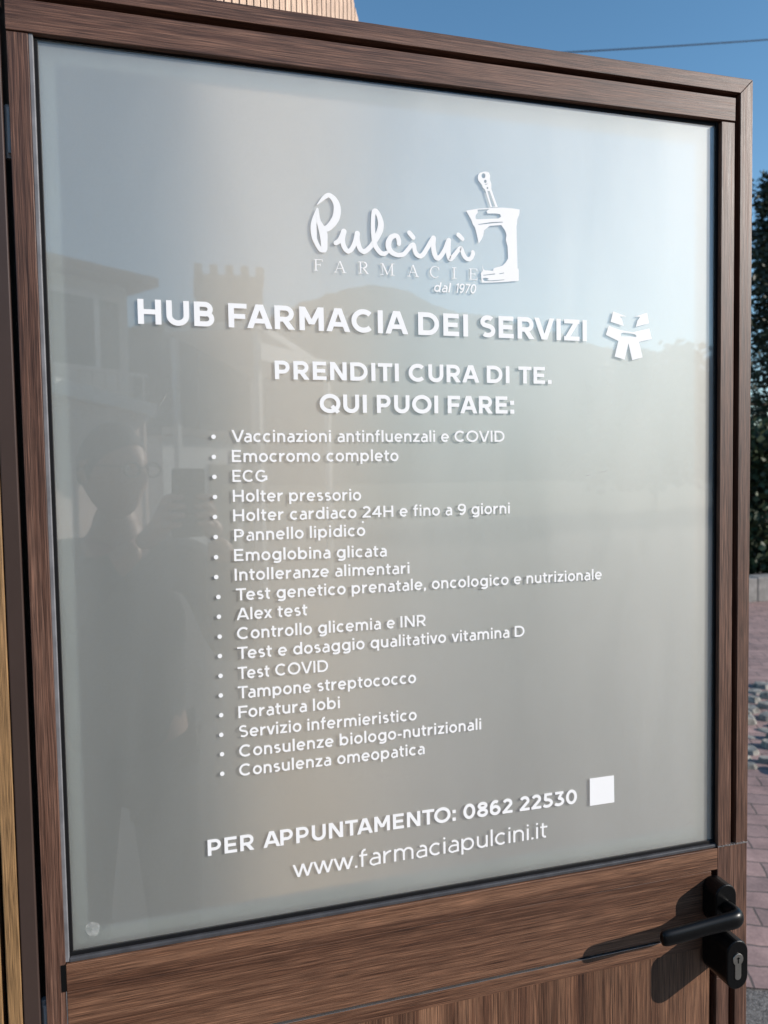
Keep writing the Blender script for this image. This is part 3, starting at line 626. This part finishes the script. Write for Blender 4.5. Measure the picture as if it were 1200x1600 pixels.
# lettering
def lettering(name, fn, parent=pane):
    mb = MB(); ink = Ink(mb); fn(ink); o = mb.build(name, M['vinyl'], parent); return o
lettering('heading_lettering', lambda k: k.text(*LINES[0]))
lettering('subheading_lettering', lambda k: [k.text(*l) for l in LINES[1:3]])
lettering('service_list_lettering', lambda k: [k.text(*l) for l in LINES[3:21]] + [k.disc(x / 1000, z / 1000, .0026) for x, z in BULLETS])
lettering('contact_lettering', lambda k: [k.text(*l) for l in LINES[21:]])
def logo(k):
    for s in [h for s in SCRIPT for h in [s[i:i + 5] for i in range(0, max(1, len(s) - 1), 4)]]:
        p = smooth_path(s) if len(s) > 2 else [tuple(q) for q in s]
        k.ribbon([(q[0] / 1000, q[1] / 1000) for q in p], [q[2] / 1000 for q in p])
        for q in (p[0], p[-1]): k.disc(q[0] / 1000, q[1] / 1000, q[2] / 2000 * .98)
lettering('script_lettering', logo)
lettering('mortar_emblem', lambda k: (k.holes(MORTAR), k.holes(PESTLE)))
lettering('service_emblem', lambda k: [k.holes(g) for g in EMBLEM])
def small(k):
    for ch, a, b, H in SERIFS: serif(k, ch, a[0], b[0], (a[1] + b[1]) / 2, H)
    k.text('dal', .16, (441.8, 756.5), (463.0, 756.6), 11.3, .18); k.text('1970', .165, (470.0, 756.6), (497.0, 756.7), 11.6, .18)
lettering('name_lettering', small)
t = MB(); k = Ink(t); k.quad([(.6553, .0803), (.6929, .0803), (.6923, .1180), (.6553, .1181)]); t.build('blank_sticker', M['vinyl'], pane)
t = MB(); k = Ink(t); k.disc(.3470, .4755, .0014, 8); k.disc(.2010, .4675, .0013, 8); t.build('paint_speck', M['vinyl'], pane)

t = MB(); k = Ink(t)
for a_, b_, w_ in (((.1141, .6133), (.1243, .6298), .0007), ((.1041, .5982), (.1070, .6025), .0007), ((.6510, .5271), (.6576, .5287), .0012), ((.6701, .5310), (.6845, .5334), .0009), ((.8079, .0325), (.8185, .0375), .0007), ((.8435, .9835), (.8457, .9539), .0013), ((.8447, .9435), (.8470, .9112), .0011), ((.3737, .2926), (.3801, .2816), .0006), ((.3598, .1612), (.3680, .1561), .0008)):
    k.ribbon([a_, ((a_[0] + b_[0]) / 2 + .0006, (a_[1] + b_[1]) / 2 - .0005), b_], [w_ * .5, w_, w_ * .4])
t.build('scratch', M['dust'], pane)
t = MB(); k = Ink(t); rnd = random.Random(8)
k.quad([(.0247 + (.0075 + .0007 * sin(3 * a_)) * cos(a_), .0258 + (.0090 + .0010 * cos(2 * a_ + 1)) * sin(a_)) for a_ in [2 * pi * i / 26 for i in range(26)]])
t.build('smudge', M['dust'], pane)

# lever handle and lock
def stadium(cx, cz, hw, hh, n=14):
    r = hw
    return [(cx + r * cos(t), cz + (hh - r) + r * sin(t)) for t in [pi * i / n for i in range(n + 1)]] + [(cx + r * cos(t), cz - (hh - r) + r * sin(t)) for t in [pi + pi * i / n for i in range(n + 1)]]
HX = .8455
hd = empty('lever_handle'); hd.parent = door; hd.location.z = Z0
t = MB(); t.prism(stadium(HX, -.0735, .0172, .0315), F - .028, F); o = t.build('rose', M['handle'], hd, .0022, seg=3)
t = MB()
path = [(HX, F - .022, -.0735), (HX + .0005, F - .036, -.0737), (HX + .0005, F - .0445, -.0739), (HX - .0015, F - .0505, -.0742), (HX - .007, F - .0530, -.0746), (HX - .016, F - .0530, -.0752), (HX - .034, F - .0520, -.0764), (HX - .06, F - .0510, -.0785), (HX - .085, F - .0505, -.0805), (HX - .105, F - .0500, -.0818), (HX - .1165, F - .0500, -.0824), (HX - .1205, F - .0500, -.0826)]
rad = [(.0095, .0100), (.0095, .0105), (.0100, .0115), (.0098, .0122), (.0090, .0124), (.0082, .0122), (.0078, .0116), (.0076, .0112), (.0076, .0112), (.0076, .0114), (.0070, .0108), (.0045, .0085)]
t.tube(path, rad, 16); o = t.build('lever', M['handle'], hd, 0, True)
sb = o.modifiers.new('smooth', 'SUBSURF'); sb.levels = 1; sb.render_levels = 2
lk = empty('lock'); lk.parent = door; lk.location.z = Z0
t = MB(); t.prism(stadium(HX, -.1420, .0172, .0340), F - .050, F); t.build('rose', M['handle'], lk, .0022, seg=3)
t = MB()
cyl = [(HX + .0083 * cos(a_), -.1335 + .0083 * sin(a_)) for a_ in [radians(-53 + 286 * i / 20) for i in range(21)]] + [(HX - .0050, -.1460), ] + [(HX + .0050 * cos(a_), -.1570 + .0050 * sin(a_)) for a_ in [radians(180 + 180 * i / 8) for i in range(9)]] + [(HX + .0050, -.1460)]
t.prism(cyl, F - .0512, F - .045); t.build('lock_cylinder', M['cylinder'], lk, .0005)
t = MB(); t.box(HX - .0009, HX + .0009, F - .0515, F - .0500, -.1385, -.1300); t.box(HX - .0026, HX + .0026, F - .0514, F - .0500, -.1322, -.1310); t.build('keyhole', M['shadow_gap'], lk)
# hinges on the other edge
for z0, z1 in ((.872, .927), (-.110, -.046)):
    t = MB(); t.tube([(-.0285, .003, z0), (-.0285, .003, z1)], .0035, 12); t.box(-.0285, -.0250, -.004, .012, z0 + .004, z1 - .004); part(t, 'hinge', M['hinge'], bev=.0003)

# ------------------------------------------------------------ slatted kiosk the door hangs on
kiosk = empty('slatted_kiosk', (-.05, .05, 0)); tag(kiosk, 'kiosk clad in upright timber slats that the open door hangs on', 'kiosk')
SA = radians(56); SD = Vector((cos(SA), sin(SA))); SN = Vector((sin(SA), -cos(SA)))
def kz(s): return min(3.12, Z0 + 1.713 + (1.172 - s) * .83) if s < 1.19 else 2.6
t = MB(); pitch = .027
for i in range(15, 44):       # slats left out; black wall behind stands in for the shaded doorway
    s0 = .012 + i * pitch; s1 = s0 + .0215
    p = [SD * s0, SD * s1, SD * s1 - SN * .018, SD * s0 - SN * .018]
    q = [x + SN * .002 for x in p]
    t.column([(x.x, x.y) for x in q], .06, [kz(s0) - .006, kz(s1) - .006, kz(s1) - .006, kz(s0) - .006])
t.build('side_cladding', M['slat_beige'], kiosk, .001)
t = MB()
for i in range(120):
    x1 = -.0493 - i * .0195; x0 = x1 - .0142
    t.box(x0 + .05, x1 + .05, F - .05, F - .05 + .018, .06, 3.05)
t.build('front_cladding', M['slat_gold'], kiosk, .001)
t = MB(); e = SD * 1.19 - SN * .02
body = [(-2.4, -.038), (-.001, -.038), (.0, .0) , (SD.x * .01 - SN.x * .02, SD.y * .01 - SN.y * .02), (e.x, e.y), (-2.4, e.y + .3)]
t.column(body, .02, [3.05, 3.05, 3.04, 3.04, Z0 + 1.69, Z0 + 1.69]); t.build('wall', M['shadow_gap'], kiosk)
t = MB(); t.box(.0018, .0185, F - .049, -.004, .03, 3.03); t.build('corner_post', M['jamb'], kiosk, .0012)

# ------------------------------------------------------------ trees and low wall beyond the door
def leafmat(name, a, b_):
    m, nt, b = new_mat(name)
    oi = nt.nodes.new('ShaderNodeNewGeometry'); r = ramp(nt, oi.outputs['Random Per Island'], [(0, a), (1, b_)])
    nt.links.new(r.outputs[0], b.inputs['Base Color']); b.inputs['Roughness'].default_value = .6; return m
M['needles'] = leafmat('conifer_needles', (.014, .022, .012), (.036, .052, .026))
M['leaves'] = leafmat('shrub_leaves', (.020, .034, .014), (.055, .08, .03))
M['bark'] = plain('bark', (.09, .065, .05), .95, 0, .4, 25, .8)
def tree(name, loc, hgt, rad, label, cat, mat, n=7000, base=.04, conifer=True, seed=1, leaf=.07):
    r = random.Random(seed); root = empty(name, loc); tag(root, label, cat)
    tr = MB(); tr.tube([(0, 0, -.05), (.03, .02, hgt * .3), (-.02, .04, hgt * .6), (0, 0, hgt * .97)], [.035 * hgt ** .9 * .6, .03 * hgt ** .9 * .5, .02 * hgt ** .9 * .4, .01], 9)
    cl = []
    nb = int(26 + hgt * 9)
    for i in range(nb):
        f = base + (1 - base) * (i + .5) / nb; z = hgt * f
        env = (1 - f) ** .75 * (.55 + .45 * min(1, (f - base) * 8 + .3)) if conifer else sqrt(max(0, 1 - ((f - .5) / .55) ** 2))
        R_ = rad * env * r.uniform(.65, 1.1) + .08; ph = i * 2.399 + r.uniform(-.4, .4); dr_ = r.uniform(-.12, .1) * R_
        tr.tube([(0, 0, z), (R_ * .6 * cos(ph), R_ * .6 * sin(ph), z + dr_ * .3), (R_ * cos(ph), R_ * sin(ph), z + dr_)], [.022 * R_ + .006, .012 * R_ + .004, .003], 5)
        for k in range(5):
            q = (k + 1.2) / 6.2 if conifer else r.uniform(.3, 1)
            cl.append((R_ * q * cos(ph + r.uniform(-.25, .25)), R_ * q * sin(ph + r.uniform(-.25, .25)), z + dr_ * q + r.uniform(-.05, .05), .10 + .13 * R_ * r.uniform(.6, 1.2)))
    tr.build('trunk', M['bark'], root)
    lf = MB()
    for i in range(n):
        c = r.choice(cl); s = c[3]
        p = Vector((c[0] + r.gauss(0, s), c[1] + r.gauss(0, s), max(.02, c[2] + r.gauss(0, s * .6))))
        d = Vector((r.gauss(0, 1), r.gauss(0, 1), r.gauss(-.1, .5))).normalized(); u = d.cross(Vector((r.gauss(0, 1), r.gauss(0, 1), r.gauss(0, 1)))).normalized()
        l = leaf * r.uniform(.6, 1.3); w = l * (.22 if conifer else .5)
        lf.add([p, p + d * l * .5 + u * w, p + d * l, p + d * l * .5 - u * w], [(0, 1, 2, 3)])
    lf.build('crown', mat, root); return root
tree('conifer_tree', (9.75, 9.2, 0), 6.5, 1.7, 'tall dark conifer with ragged top beside the right edge of the door', 'tree', M['needles'], 19000, seed=4, leaf=.12)
tree('conifer_tree', (11.7, 9.6, 0), 5.6, 1.7, 'shorter dark conifer standing behind the low grey wall, away from the door', 'tree', M['needles'], 9000, seed=9, leaf=.12)
tree('garden_shrub', (8.3, 7.9, 0), 2.3, 1.2, 'dense dark green shrub at the foot of the tall conifer', 'shrub', M['leaves'], 9000, base=.02, conifer=False, seed=12, leaf=.10)
lw = MB()
for i in range(22):
    x = 2.0 + i * .5; lw.box(x, x + .49, 6.6 + (i % 3) * .004, 6.85, 0, .30 + (i % 4) * .006)
lw = tag(lw.build('garden_wall', M['kerb'], None, .012), 'low grey stone wall along the far edge of the brick paving', 'wall')
cb = MB(); cb.tube([(x, 12 + (x - 7) * .06, 9.70 + .2243 * (x - 7.15) + .0016 * (x - 7) * (x - 16)) for x in [-6 + i for i in range(40)]], .013, 6)
tag(cb.build('overhead_cable', plain('blue_black_cable', (.012, .018, .035), .5)), 'single dark overhead cable crossing the blue sky above the door', 'cable')

# ------------------------------------------------------------ the square in front of the door (seen as a reflection in the glass)
M['render'] = plain('pale_plaster', (.58, .54, .49), .9, 0, .12, 3, .2)
M['tower'] = plain('old_masonry', (.25, .23, .20), .95, 0, .25, 1.5, .5)
M['roof'] = plain('terracotta_tiles', (.20, .11, .075), .85, 0, .3, 6, .5)
M['dark_glass'] = plain('dark_window_glass', (.015, .018, .02), .15)
M['shutter'] = plain('grey_green_shutter', (.10, .11, .09), .6, 0, .15, 8)
M['white_paint'] = plain('white_painted_board', (.72, .71, .68), .6, 0, .06, 4)
hs = empty('plaster_house', (-.43, -16.7, 0)); tag(hs, 'plaster house with overhanging eaves, shuttered windows and balcony facing the door', 'house')
hs.rotation_euler.z = atan2(1.4, -1.87) + pi   # local +x runs to the right along the facade, local +y towards the door
def hb(name, mat, boxes, parent=hs, bev=0.0):
    t = MB()
    for b_ in boxes: t.box(*b_)
    return t.build(name, mat, parent, bev)
hb('wall', M['render'], [(-9, -.35, -8, -.6, 0, 6.1)])
rf = MB(); rf.add([(-9.6, 0, 6.1), (.1, 0, 6.1), (.1, -8.6, 6.1), (-9.6, -8.6, 6.1), (-9.6, 0, 6.3), (.1, 0, 6.3), (.1, -8.6, 6.3), (-9.6, -8.6, 6.3), (-6, -4.3, 7.3), (-3.4, -4.3, 7.3)],
              [(0, 1, 2, 3), (0, 1, 5, 4), (1, 2, 6, 5), (2, 3, 7, 6), (3, 0, 4, 7), (4, 5, 9, 8), (5, 6, 9), (6, 7, 8, 9), (7, 4, 8)]); rf.build('roof', M['roof'], hs)
for x, z in ((-1.7, 4.2), (-4.2, 4.2), (-6.8, 4.2), (-1.7, 1.2), (-6.8, 1.2)):
    w_ = hb('window', M['white_paint'], [(x - .62, x + .62, -.6, -.55, z - .08, z), (x - .62, x - .5, -.6, -.55, z, z + 1.5), (x + .5, x + .62, -.6, -.55, z, z + 1.5), (x - .62, x + .62, -.6, -.55, z + 1.5, z + 1.62)])
    hb('pane', M['dark_glass'], [(x - .5, x + .5, -.61, -.58, z, z + 1.5)], w_)
    for sx in (-1.1, .63): hb('shutter', M['shutter'], [(x + sx, x + sx + .47, -.6, -.56, z, z + 1.5)], w_)
hb('balcony', M['render'], [(-8.5, -.5, -.6, .35, 3.0, 3.2), (-8.5, -.5, .25, .35, 3.2, 3.3), (-8.5, -.5, .25, .33, 3.95, 4.02)] + [(-8.4 + i * .3, -8.37 + i * .3, .27, .31, 3.3, 3.95) for i in range(27)])
hd_ = hb('house_door', M['shutter'], [(-4.7, -3.7, -.6, -.54, 0, 2.2)]); hb('handle', M['alu'], [(-3.9, -3.86, -.54, -.50, 1.0, 1.14)], hd_)
tw = empty('crenellated_tower', (3.03, -47.0, 0)); tag(tw, 'square crenellated stone tower rising behind the house, mirrored in the glass', 'tower')
hb('wall', M['tower'], [(-2.0, 2.0, -2.0, 2.0, 0, 14.0)], tw)
hb('parapet', M['tower'], [(-2.1, 2.1, 1.7, 2.1, 13.7, 14.15), (-2.1, 2.1, -2.1, -1.7, 13.7, 14.15), (-2.1, -1.7, -1.7, 1.7, 13.7, 14.15), (1.7, 2.1, -1.7, 1.7, 13.7, 14.15)], tw)
for i in range(5):
    x = -2.1 + i * .93
    hb('merlon', M['tower'], [(x, x + .48, 1.7, 2.1, 14.15, 14.75)], tw); hb('merlon', M['tower'], [(x, x + .48, -2.1, -1.7, 14.15, 14.75)], tw)
hb('window', M['dark_glass'], [(-.35, .35, 2.0, 2.02, 10.6, 12.0)], tw)
hw_ = empty('timber_canopy', (1.15, -10.2, 0)); hw_.rotation_euler.z = radians(-50); tag(hw_, 'white sloping canopy on posts between the house and the photographer', 'canopy')
cn = MB(); cn.add([(-1.0, -.8, 3.75), (1.1, -.8, 3.35), (1.1, .8, 3.25), (-1.0, .8, 3.65), (-1.0, -.8, 3.85), (1.1, -.8, 3.45), (1.1, .8, 3.35), (-1.0, .8, 3.75)], [(0, 3, 2, 1), (4, 5, 6, 7), (0, 1, 5, 4), (1, 2, 6, 5), (2, 3, 7, 6), (3, 0, 4, 7)]); cn.box(-1.02, 1.12, .80, .84, 3.22, 3.46); cn.build('roof', M['white_paint'], hw_)
for x, z in ((-.9, 3.66), (1.0, 3.3)):
    for y in (-.7, .7): hb('post', M['white_paint'], [(x - .04, x + .04, y - .04, y + .04, 0, z)], hw_)
gs = empty('garden_shed', (.45, -13.2, 0)); gs.rotation_euler.z = radians(-50); tag(gs, 'low pale boarded shed with a dark opening beside the house', 'shed')
hb('wall', M['white_paint'], [(-1.1, 1.2, -2.0, 0, 0, 2.45)], gs)
hb('roof', M['kerb'], [(-1.25, 1.35, -2.15, .15, 2.455, 2.58)], gs)
hb('door', M['shutter'], [(.15, .95, 0, .04, .03, 1.95)], gs)
M['pink'] = plain('pinkish_plaster', (.56, .44, .38), .9, 0, .1, 3, .2)
gg = empty('plaster_garage', (-.42, -10.5, 0)); gg.rotation_euler.z = atan2(2.7, -.9); tag(gg, 'low pinkish garage with a pale flat roof behind the photographer, left of the shed', 'garage')
hb('wall', M['pink'], [(.0, 2.8, .0, 3.2, 0, 2.62)], gg)   # its right-hand wall catches the sun
hb('roof', M['white_paint'], [(-.1, 2.9, -.14, 3.3, 2.625, 2.80)], gg)
hb('garage_door', M['shutter'], [(2.8, 2.84, .5, 2.8, .03, 2.2)], gg)
tree('broadleaf_tree', (19.5, -26, 0), 6.6, 3.4, 'rounded green tree at the foot of the hills, right of the tower', 'tree', M['leaves'], 5000, base=.2, conifer=False, seed=21, leaf=.35)
tree('broadleaf_tree', (25.5, -27, 0), 6.2, 3.2, 'rounded green tree farthest to the right of the tower', 'tree', M['leaves'], 5000, base=.2, conifer=False, seed=22, leaf=.35)

# ------------------------------------------------------------ photographer
M['skin'] = plain('skin', (.42, .25, .18), .5, 0, .06, 20)
M['jacket'] = plain('dark_jacket', (.020, .022, .026), .8, 0, .2, 40, .2)
M['trousers'] = plain('dark_trousers', (.03, .03, .035), .85, 0, .2, 40, .2)
M['hair'] = plain('short_grey_hair', (.05, .045, .04), .7, 0, .4, 120, .4)
M['shirt'] = plain('red_checked_shirt', (.35, .10, .09), .8, 0, .3, 60)
per = empty('person', (-.045, -1.22, 0)); tag(per, 'person in dark jacket and glasses raising a phone to photograph the door', 'person')
def skin_body(name, joints, edges, mat, parent, root=0, sub=2):
    me = bpy.data.meshes.new(name); me.from_pydata([j[0] for j in joints], edges, []); me.materials.append(mat)
    o = bpy.data.objects.new(name, me); COL.objects.link(o); o.parent = parent
    sk = o.modifiers.new('skin', 'SKIN'); sk.use_smooth_shade = True
    if not me.skin_vertices: me.skin_vertices.new() if hasattr(me.skin_vertices, 'new') else None
    for v, j in zip(me.skin_vertices[0].data, joints): r_ = j[1]; v.radius = r_ if isinstance(r_, tuple) else (r_, r_)
    me.skin_vertices[0].data[root].use_root = True
    s_ = o.modifiers.new('subdivision', 'SUBSURF'); s_.levels = sub; s_.render_levels = sub
    return o
# local frame: x to the person's right (world +x), y forward (towards the door)
EL, ER = (-.34, .14, 1.17), (.31, .10, 1.18)
HLW, HRW = (.075, .272, 1.500), (.255, .292, 1.510)      # wrists
J = [((0, 0, .95), (.155, .115)), ((0, .01, 1.12), (.15, .11)), ((0, .0, 1.30), (.17, .12)), ((0, .01, 1.43), (.085, .060)), ((.0, .035, 1.52), (.062, .062)), ((.005, .06, 1.60), (.058, .058)),
     ((-.205, .0, 1.415), .056), (EL, .052), ((-.11, .21, 1.34), .045), (HLW, (.033, .026)), ((.205, .0, 1.415), .056), (ER, .052), ((.285, .20, 1.35), .045), (HRW, (.033, .026)),
     ((-.10, 0, .88), .10), ((-.12, .03, .50), .068), ((-.12, -.02, .10), .045), ((-.125, .12, .045), (.045, .035)),
     ((.10, 0, .88), .10), ((.12, .03, .50), .068), ((.12, -.02, .10), .045), ((.125, .12, .045), (.045, .035))]
E_ = [(0, 1), (1, 2), (2, 3), (3, 4), (4, 5), (3, 6), (6, 7), (7, 8), (8, 9), (3, 10), (10, 11), (11, 12), (12, 13), (0, 14), (14, 15), (15, 16), (16, 17), (0, 18), (18, 19), (19, 20), (20, 21)]
skin_body('body', J, E_, M['skin'], per)
def grow(j, d): r_ = j[1]; return (j[0], (r_[0] + d, r_[1] + d) if isinstance(r_, tuple) else r_ + d)
jk = [((0, 0, .80), (.185, .15))] + [grow(J[1], .03), grow(J[2], .03), ((0, .005, 1.435), (.125, .095))] + [((-.215, .0, 1.42), .088)] + [grow(J[i], .016) for i in (7, 8)] + [(tuple(J[8][0][c] + (HLW[c] - J[8][0][c]) * .8 for c in range(3)), .045)] + [((.215, .0, 1.42), .088)] + [grow(J[i], .016) for i in (11, 12)] + [(tuple(J[12][0][c] + (HRW[c] - J[12][0][c]) * .8 for c in range(3)), .045)] + [((0, .025, 1.505), (.082, .082))]
skin_body('jacket', jk, [(0, 1), (1, 2), (2, 3), (3, 4), (4, 5), (5, 6), (6, 7), (3, 8), (8, 9), (9, 10), (10, 11), (3, 12)], M['jacket'], per)
tj = [((0, 0, .97), (.165, .125))] + [grow(J[i], .014) for i in (14, 15)] + [((-.12, -.02, .09), .06)] + [grow(J[i], .014) for i in (18, 19)] + [((.12, -.02, .09), .06)]
skin_body('trousers', tj, [(0, 1), (1, 2), (2, 3), (0, 4), (4, 5), (5, 6)], M['trousers'], per)
for s_ in (-1, 1):
    t = MB(); t.ball((s_ * .125, .07, .04), (.05, .145, .04), 14, 8); t.build('shoe', M['handle'], per, 0, True)
t = MB(); t.tube([(-.06, .06, 1.50), (-.02, .10, 1.46), (.02, .10, 1.46), (.06, .06, 1.50)], [.016, .03, .03, .016], 8); t.build('collar', M['shirt'], per, 0, True)
# head: turned a little towards the phone on the person's right
hdp = Vector((.005, .085, 1.675)); yaw = radians(-46)
def head_pt(p):
    x, y, z = p; z2 = z - .02 * y
    return (hdp.x + x * cos(yaw) - y * sin(yaw), hdp.y + x * sin(yaw) + y * cos(yaw), hdp.z + z2)
t = MB(); nu, nv = 40, 30; vs = []
gb = lambda a_, b_, s: math.exp(-(a_ * a_ + b_ * b_) / (2 * s * s))
for j in range(nv + 1):
    th = pi * j / nv
    for i in range(nu):
        ph = 2 * pi * i / nu
        x, y, z = sin(th) * cos(ph), sin(th) * sin(ph), cos(th)
        X_, Y_, Z_ = x * .076, y * .098, z * .122
        if Z_ < 0: k_ = 1 - .26 * min(1, (-Z_ / .12)) ** 1.5; X_ *= k_; Y_ *= (1 - .10 * (-Z_ / .12)) if y > 0 else (1 - .35 * (-Z_ / .12))
        if y > 0:
            Y_ += .026 * gb(X_, (Z_ + .022) * .8, .011) + .013 * gb(X_, (Z_ - .002), .010) + .006 * gb(X_ * .35, Z_ - .030, .010) - .011 * (gb(X_ - .032, Z_ - .008, .012) + gb(X_ + .032, Z_ - .008, .012))
            Y_ += .006 * gb(X_ * .55, Z_ + .058, .006) + .005 * gb(X_ * .6, Z_ + .070, .006) + .009 * gb(X_ * .6, Z_ + .100, .016)
        vs.append(head_pt((X_, Y_, Z_)))
t.add(vs, [(j * nu + i, (j + 1) * nu + i, (j + 1) * nu + (i + 1) % nu, j * nu + (i + 1) % nu) for j in range(nv) for i in range(nu)])
for s_ in (-1, 1):
    t.tube([head_pt((s_ * .074, -.005, .022)), head_pt((s_ * .086, -.014, .024)), head_pt((s_ * .088, -.016, .0)), head_pt((s_ * .080, -.008, -.028))], [.008, .011, .010, .006], 8)
t.build('head', M['skin'], per, 0, True)
t = MB(); vs = []; nu, nv = 32, 14
for j in range(nv + 1):
    for i in range(nu):
        ph = 2 * pi * i / nu; fr = max(0, sin(ph)); lim = 1.72 - .72 * fr ** .6 + (.1 if fr == 0 else 0)
        th = lim * j / nv; k_ = 1.0 if j < nv else .97
        vs.append(head_pt((sin(th) * cos(ph) * .080 * k_, sin(th) * sin(ph) * .102 * k_, cos(th) * .128 + .0)))
t.add(vs, [(j * nu + i, (j + 1) * nu + i, (j + 1) * nu + (i + 1) % nu, j * nu + (i + 1) % nu) for j in range(nv) for i in range(nu)])
t.build('hair', M['hair'], per, 0, True)
M['eye'] = plain('eye_white', (.7, .68, .65), .2); 
for s_ in (-1, 1):
    t = MB(); t.ball(head_pt((s_ * .032, .080, .008)), .0115, 12, 8); eo = t.build('eye', M['eye'], per, 0, True)
    t = MB(); t.ball(head_pt((s_ * .032, .0895, .008)), .0048, 8, 6); t.build('iris', M['hair'], eo, 0, True)
t = MB()
for s_ in (-1, 1):
    cx_ = s_ * .034; t.tube([head_pt((cx_ + .025 * cos(a_), .106, .006 + .018 * sin(a_))) for a_ in [2 * pi * i / 16 for i in range(17)]], .0032, 6)
    t.tube([head_pt((s_ * .059, .105, .012)), head_pt((s_ * .079, .06, .016)), head_pt((s_ * .082, -.005, .018))], .002, 6)
t.tube([head_pt((-.010, .107, .010)), head_pt((0, .109, .012)), head_pt((.010, .107, .010))], .002, 6)
t.build('glasses', M['black'], per)
# phone held just behind the lens of the picture, and the hands round it
FW = Vector(CZ); RT = Vector(CX); UPV = -Vector(CY)
PC = CAM - FW * .0065 + RT * .005 - UPV * .052
ph_ = empty('phone', PC); ph_.rotation_mode = 'QUATERNION'; ph_.rotation_quaternion = Matrix((RT, FW, UPV)).transposed().to_quaternion()
tag(ph_, 'dark phone held up by the person in front of the door', 'phone')
t = MB(); t.prism([(x * .0375, z * .079) for x, z in ((-1, -.94), (-.9, -1), (.9, -1), (1, -.94), (1, .94), (.9, 1), (-.9, 1), (-1, .94))], -.004, .004); t.build('body', M['handle'], ph_, .002)
t = MB(); t.box(-.035, .035, -.0046, -.0041, -.075, .075); t.build('screen', M['dark_glass'], ph_)
t = MB(); t.tube([(-.021, .004, .052), (-.021, .0047, .052)], .006, 14); t.tube([(-.021, .004, .034), (-.021, .0047, .034)], .006, 14); t.build('camera_lens', M['dark_glass'], ph_)
pl = per.location
def W2P(v): return tuple(v - pl)
def pp(x, y, z): return PC + RT * x + FW * y + UPV * z
for side, wrist in ((-1, HLW), (1, HRW)):
    jn = [(wrist, (.030, .024)), (W2P(pp(side * .047, -.030, -.062)), (.036, .020)), (W2P(pp(side * .046, -.018, -.030)), (.034, .017))]
    ed = [(0, 1), (1, 2)]
    for q in range(4):
        z = -.052 + q * .021; ln = (.80, .95, 1.0, .88)[q]
        a0 = len(jn)
        jn += [(W2P(pp(side * .050, -.004, z)), .0088), (W2P(pp(side * (.049), .0125, z + .003)), .0082), (W2P(pp(side * (.050 - .026 * ln), .0135, z + .004)), .0075), (W2P(pp(side * (.050 - .042 * ln), .0128, z + .004)), .006)]
        ed += [(2 if q > 1 else 1, a0), (a0, a0 + 1), (a0 + 1, a0 + 2), (a0 + 2, a0 + 3)]
    a0 = len(jn)
    jn += [(W2P(pp(side * .040, -.030, -.030)), .0115), (W2P(pp(side * .026, -.018, -.006)), .0095), (W2P(pp(side * .016, -.013, .012)), .0075)]
    ed += [(1, a0), (a0, a0 + 1), (a0 + 1, a0 + 2)]
    skin_body('hand', jn, ed, M['skin'], per, 0, 2)
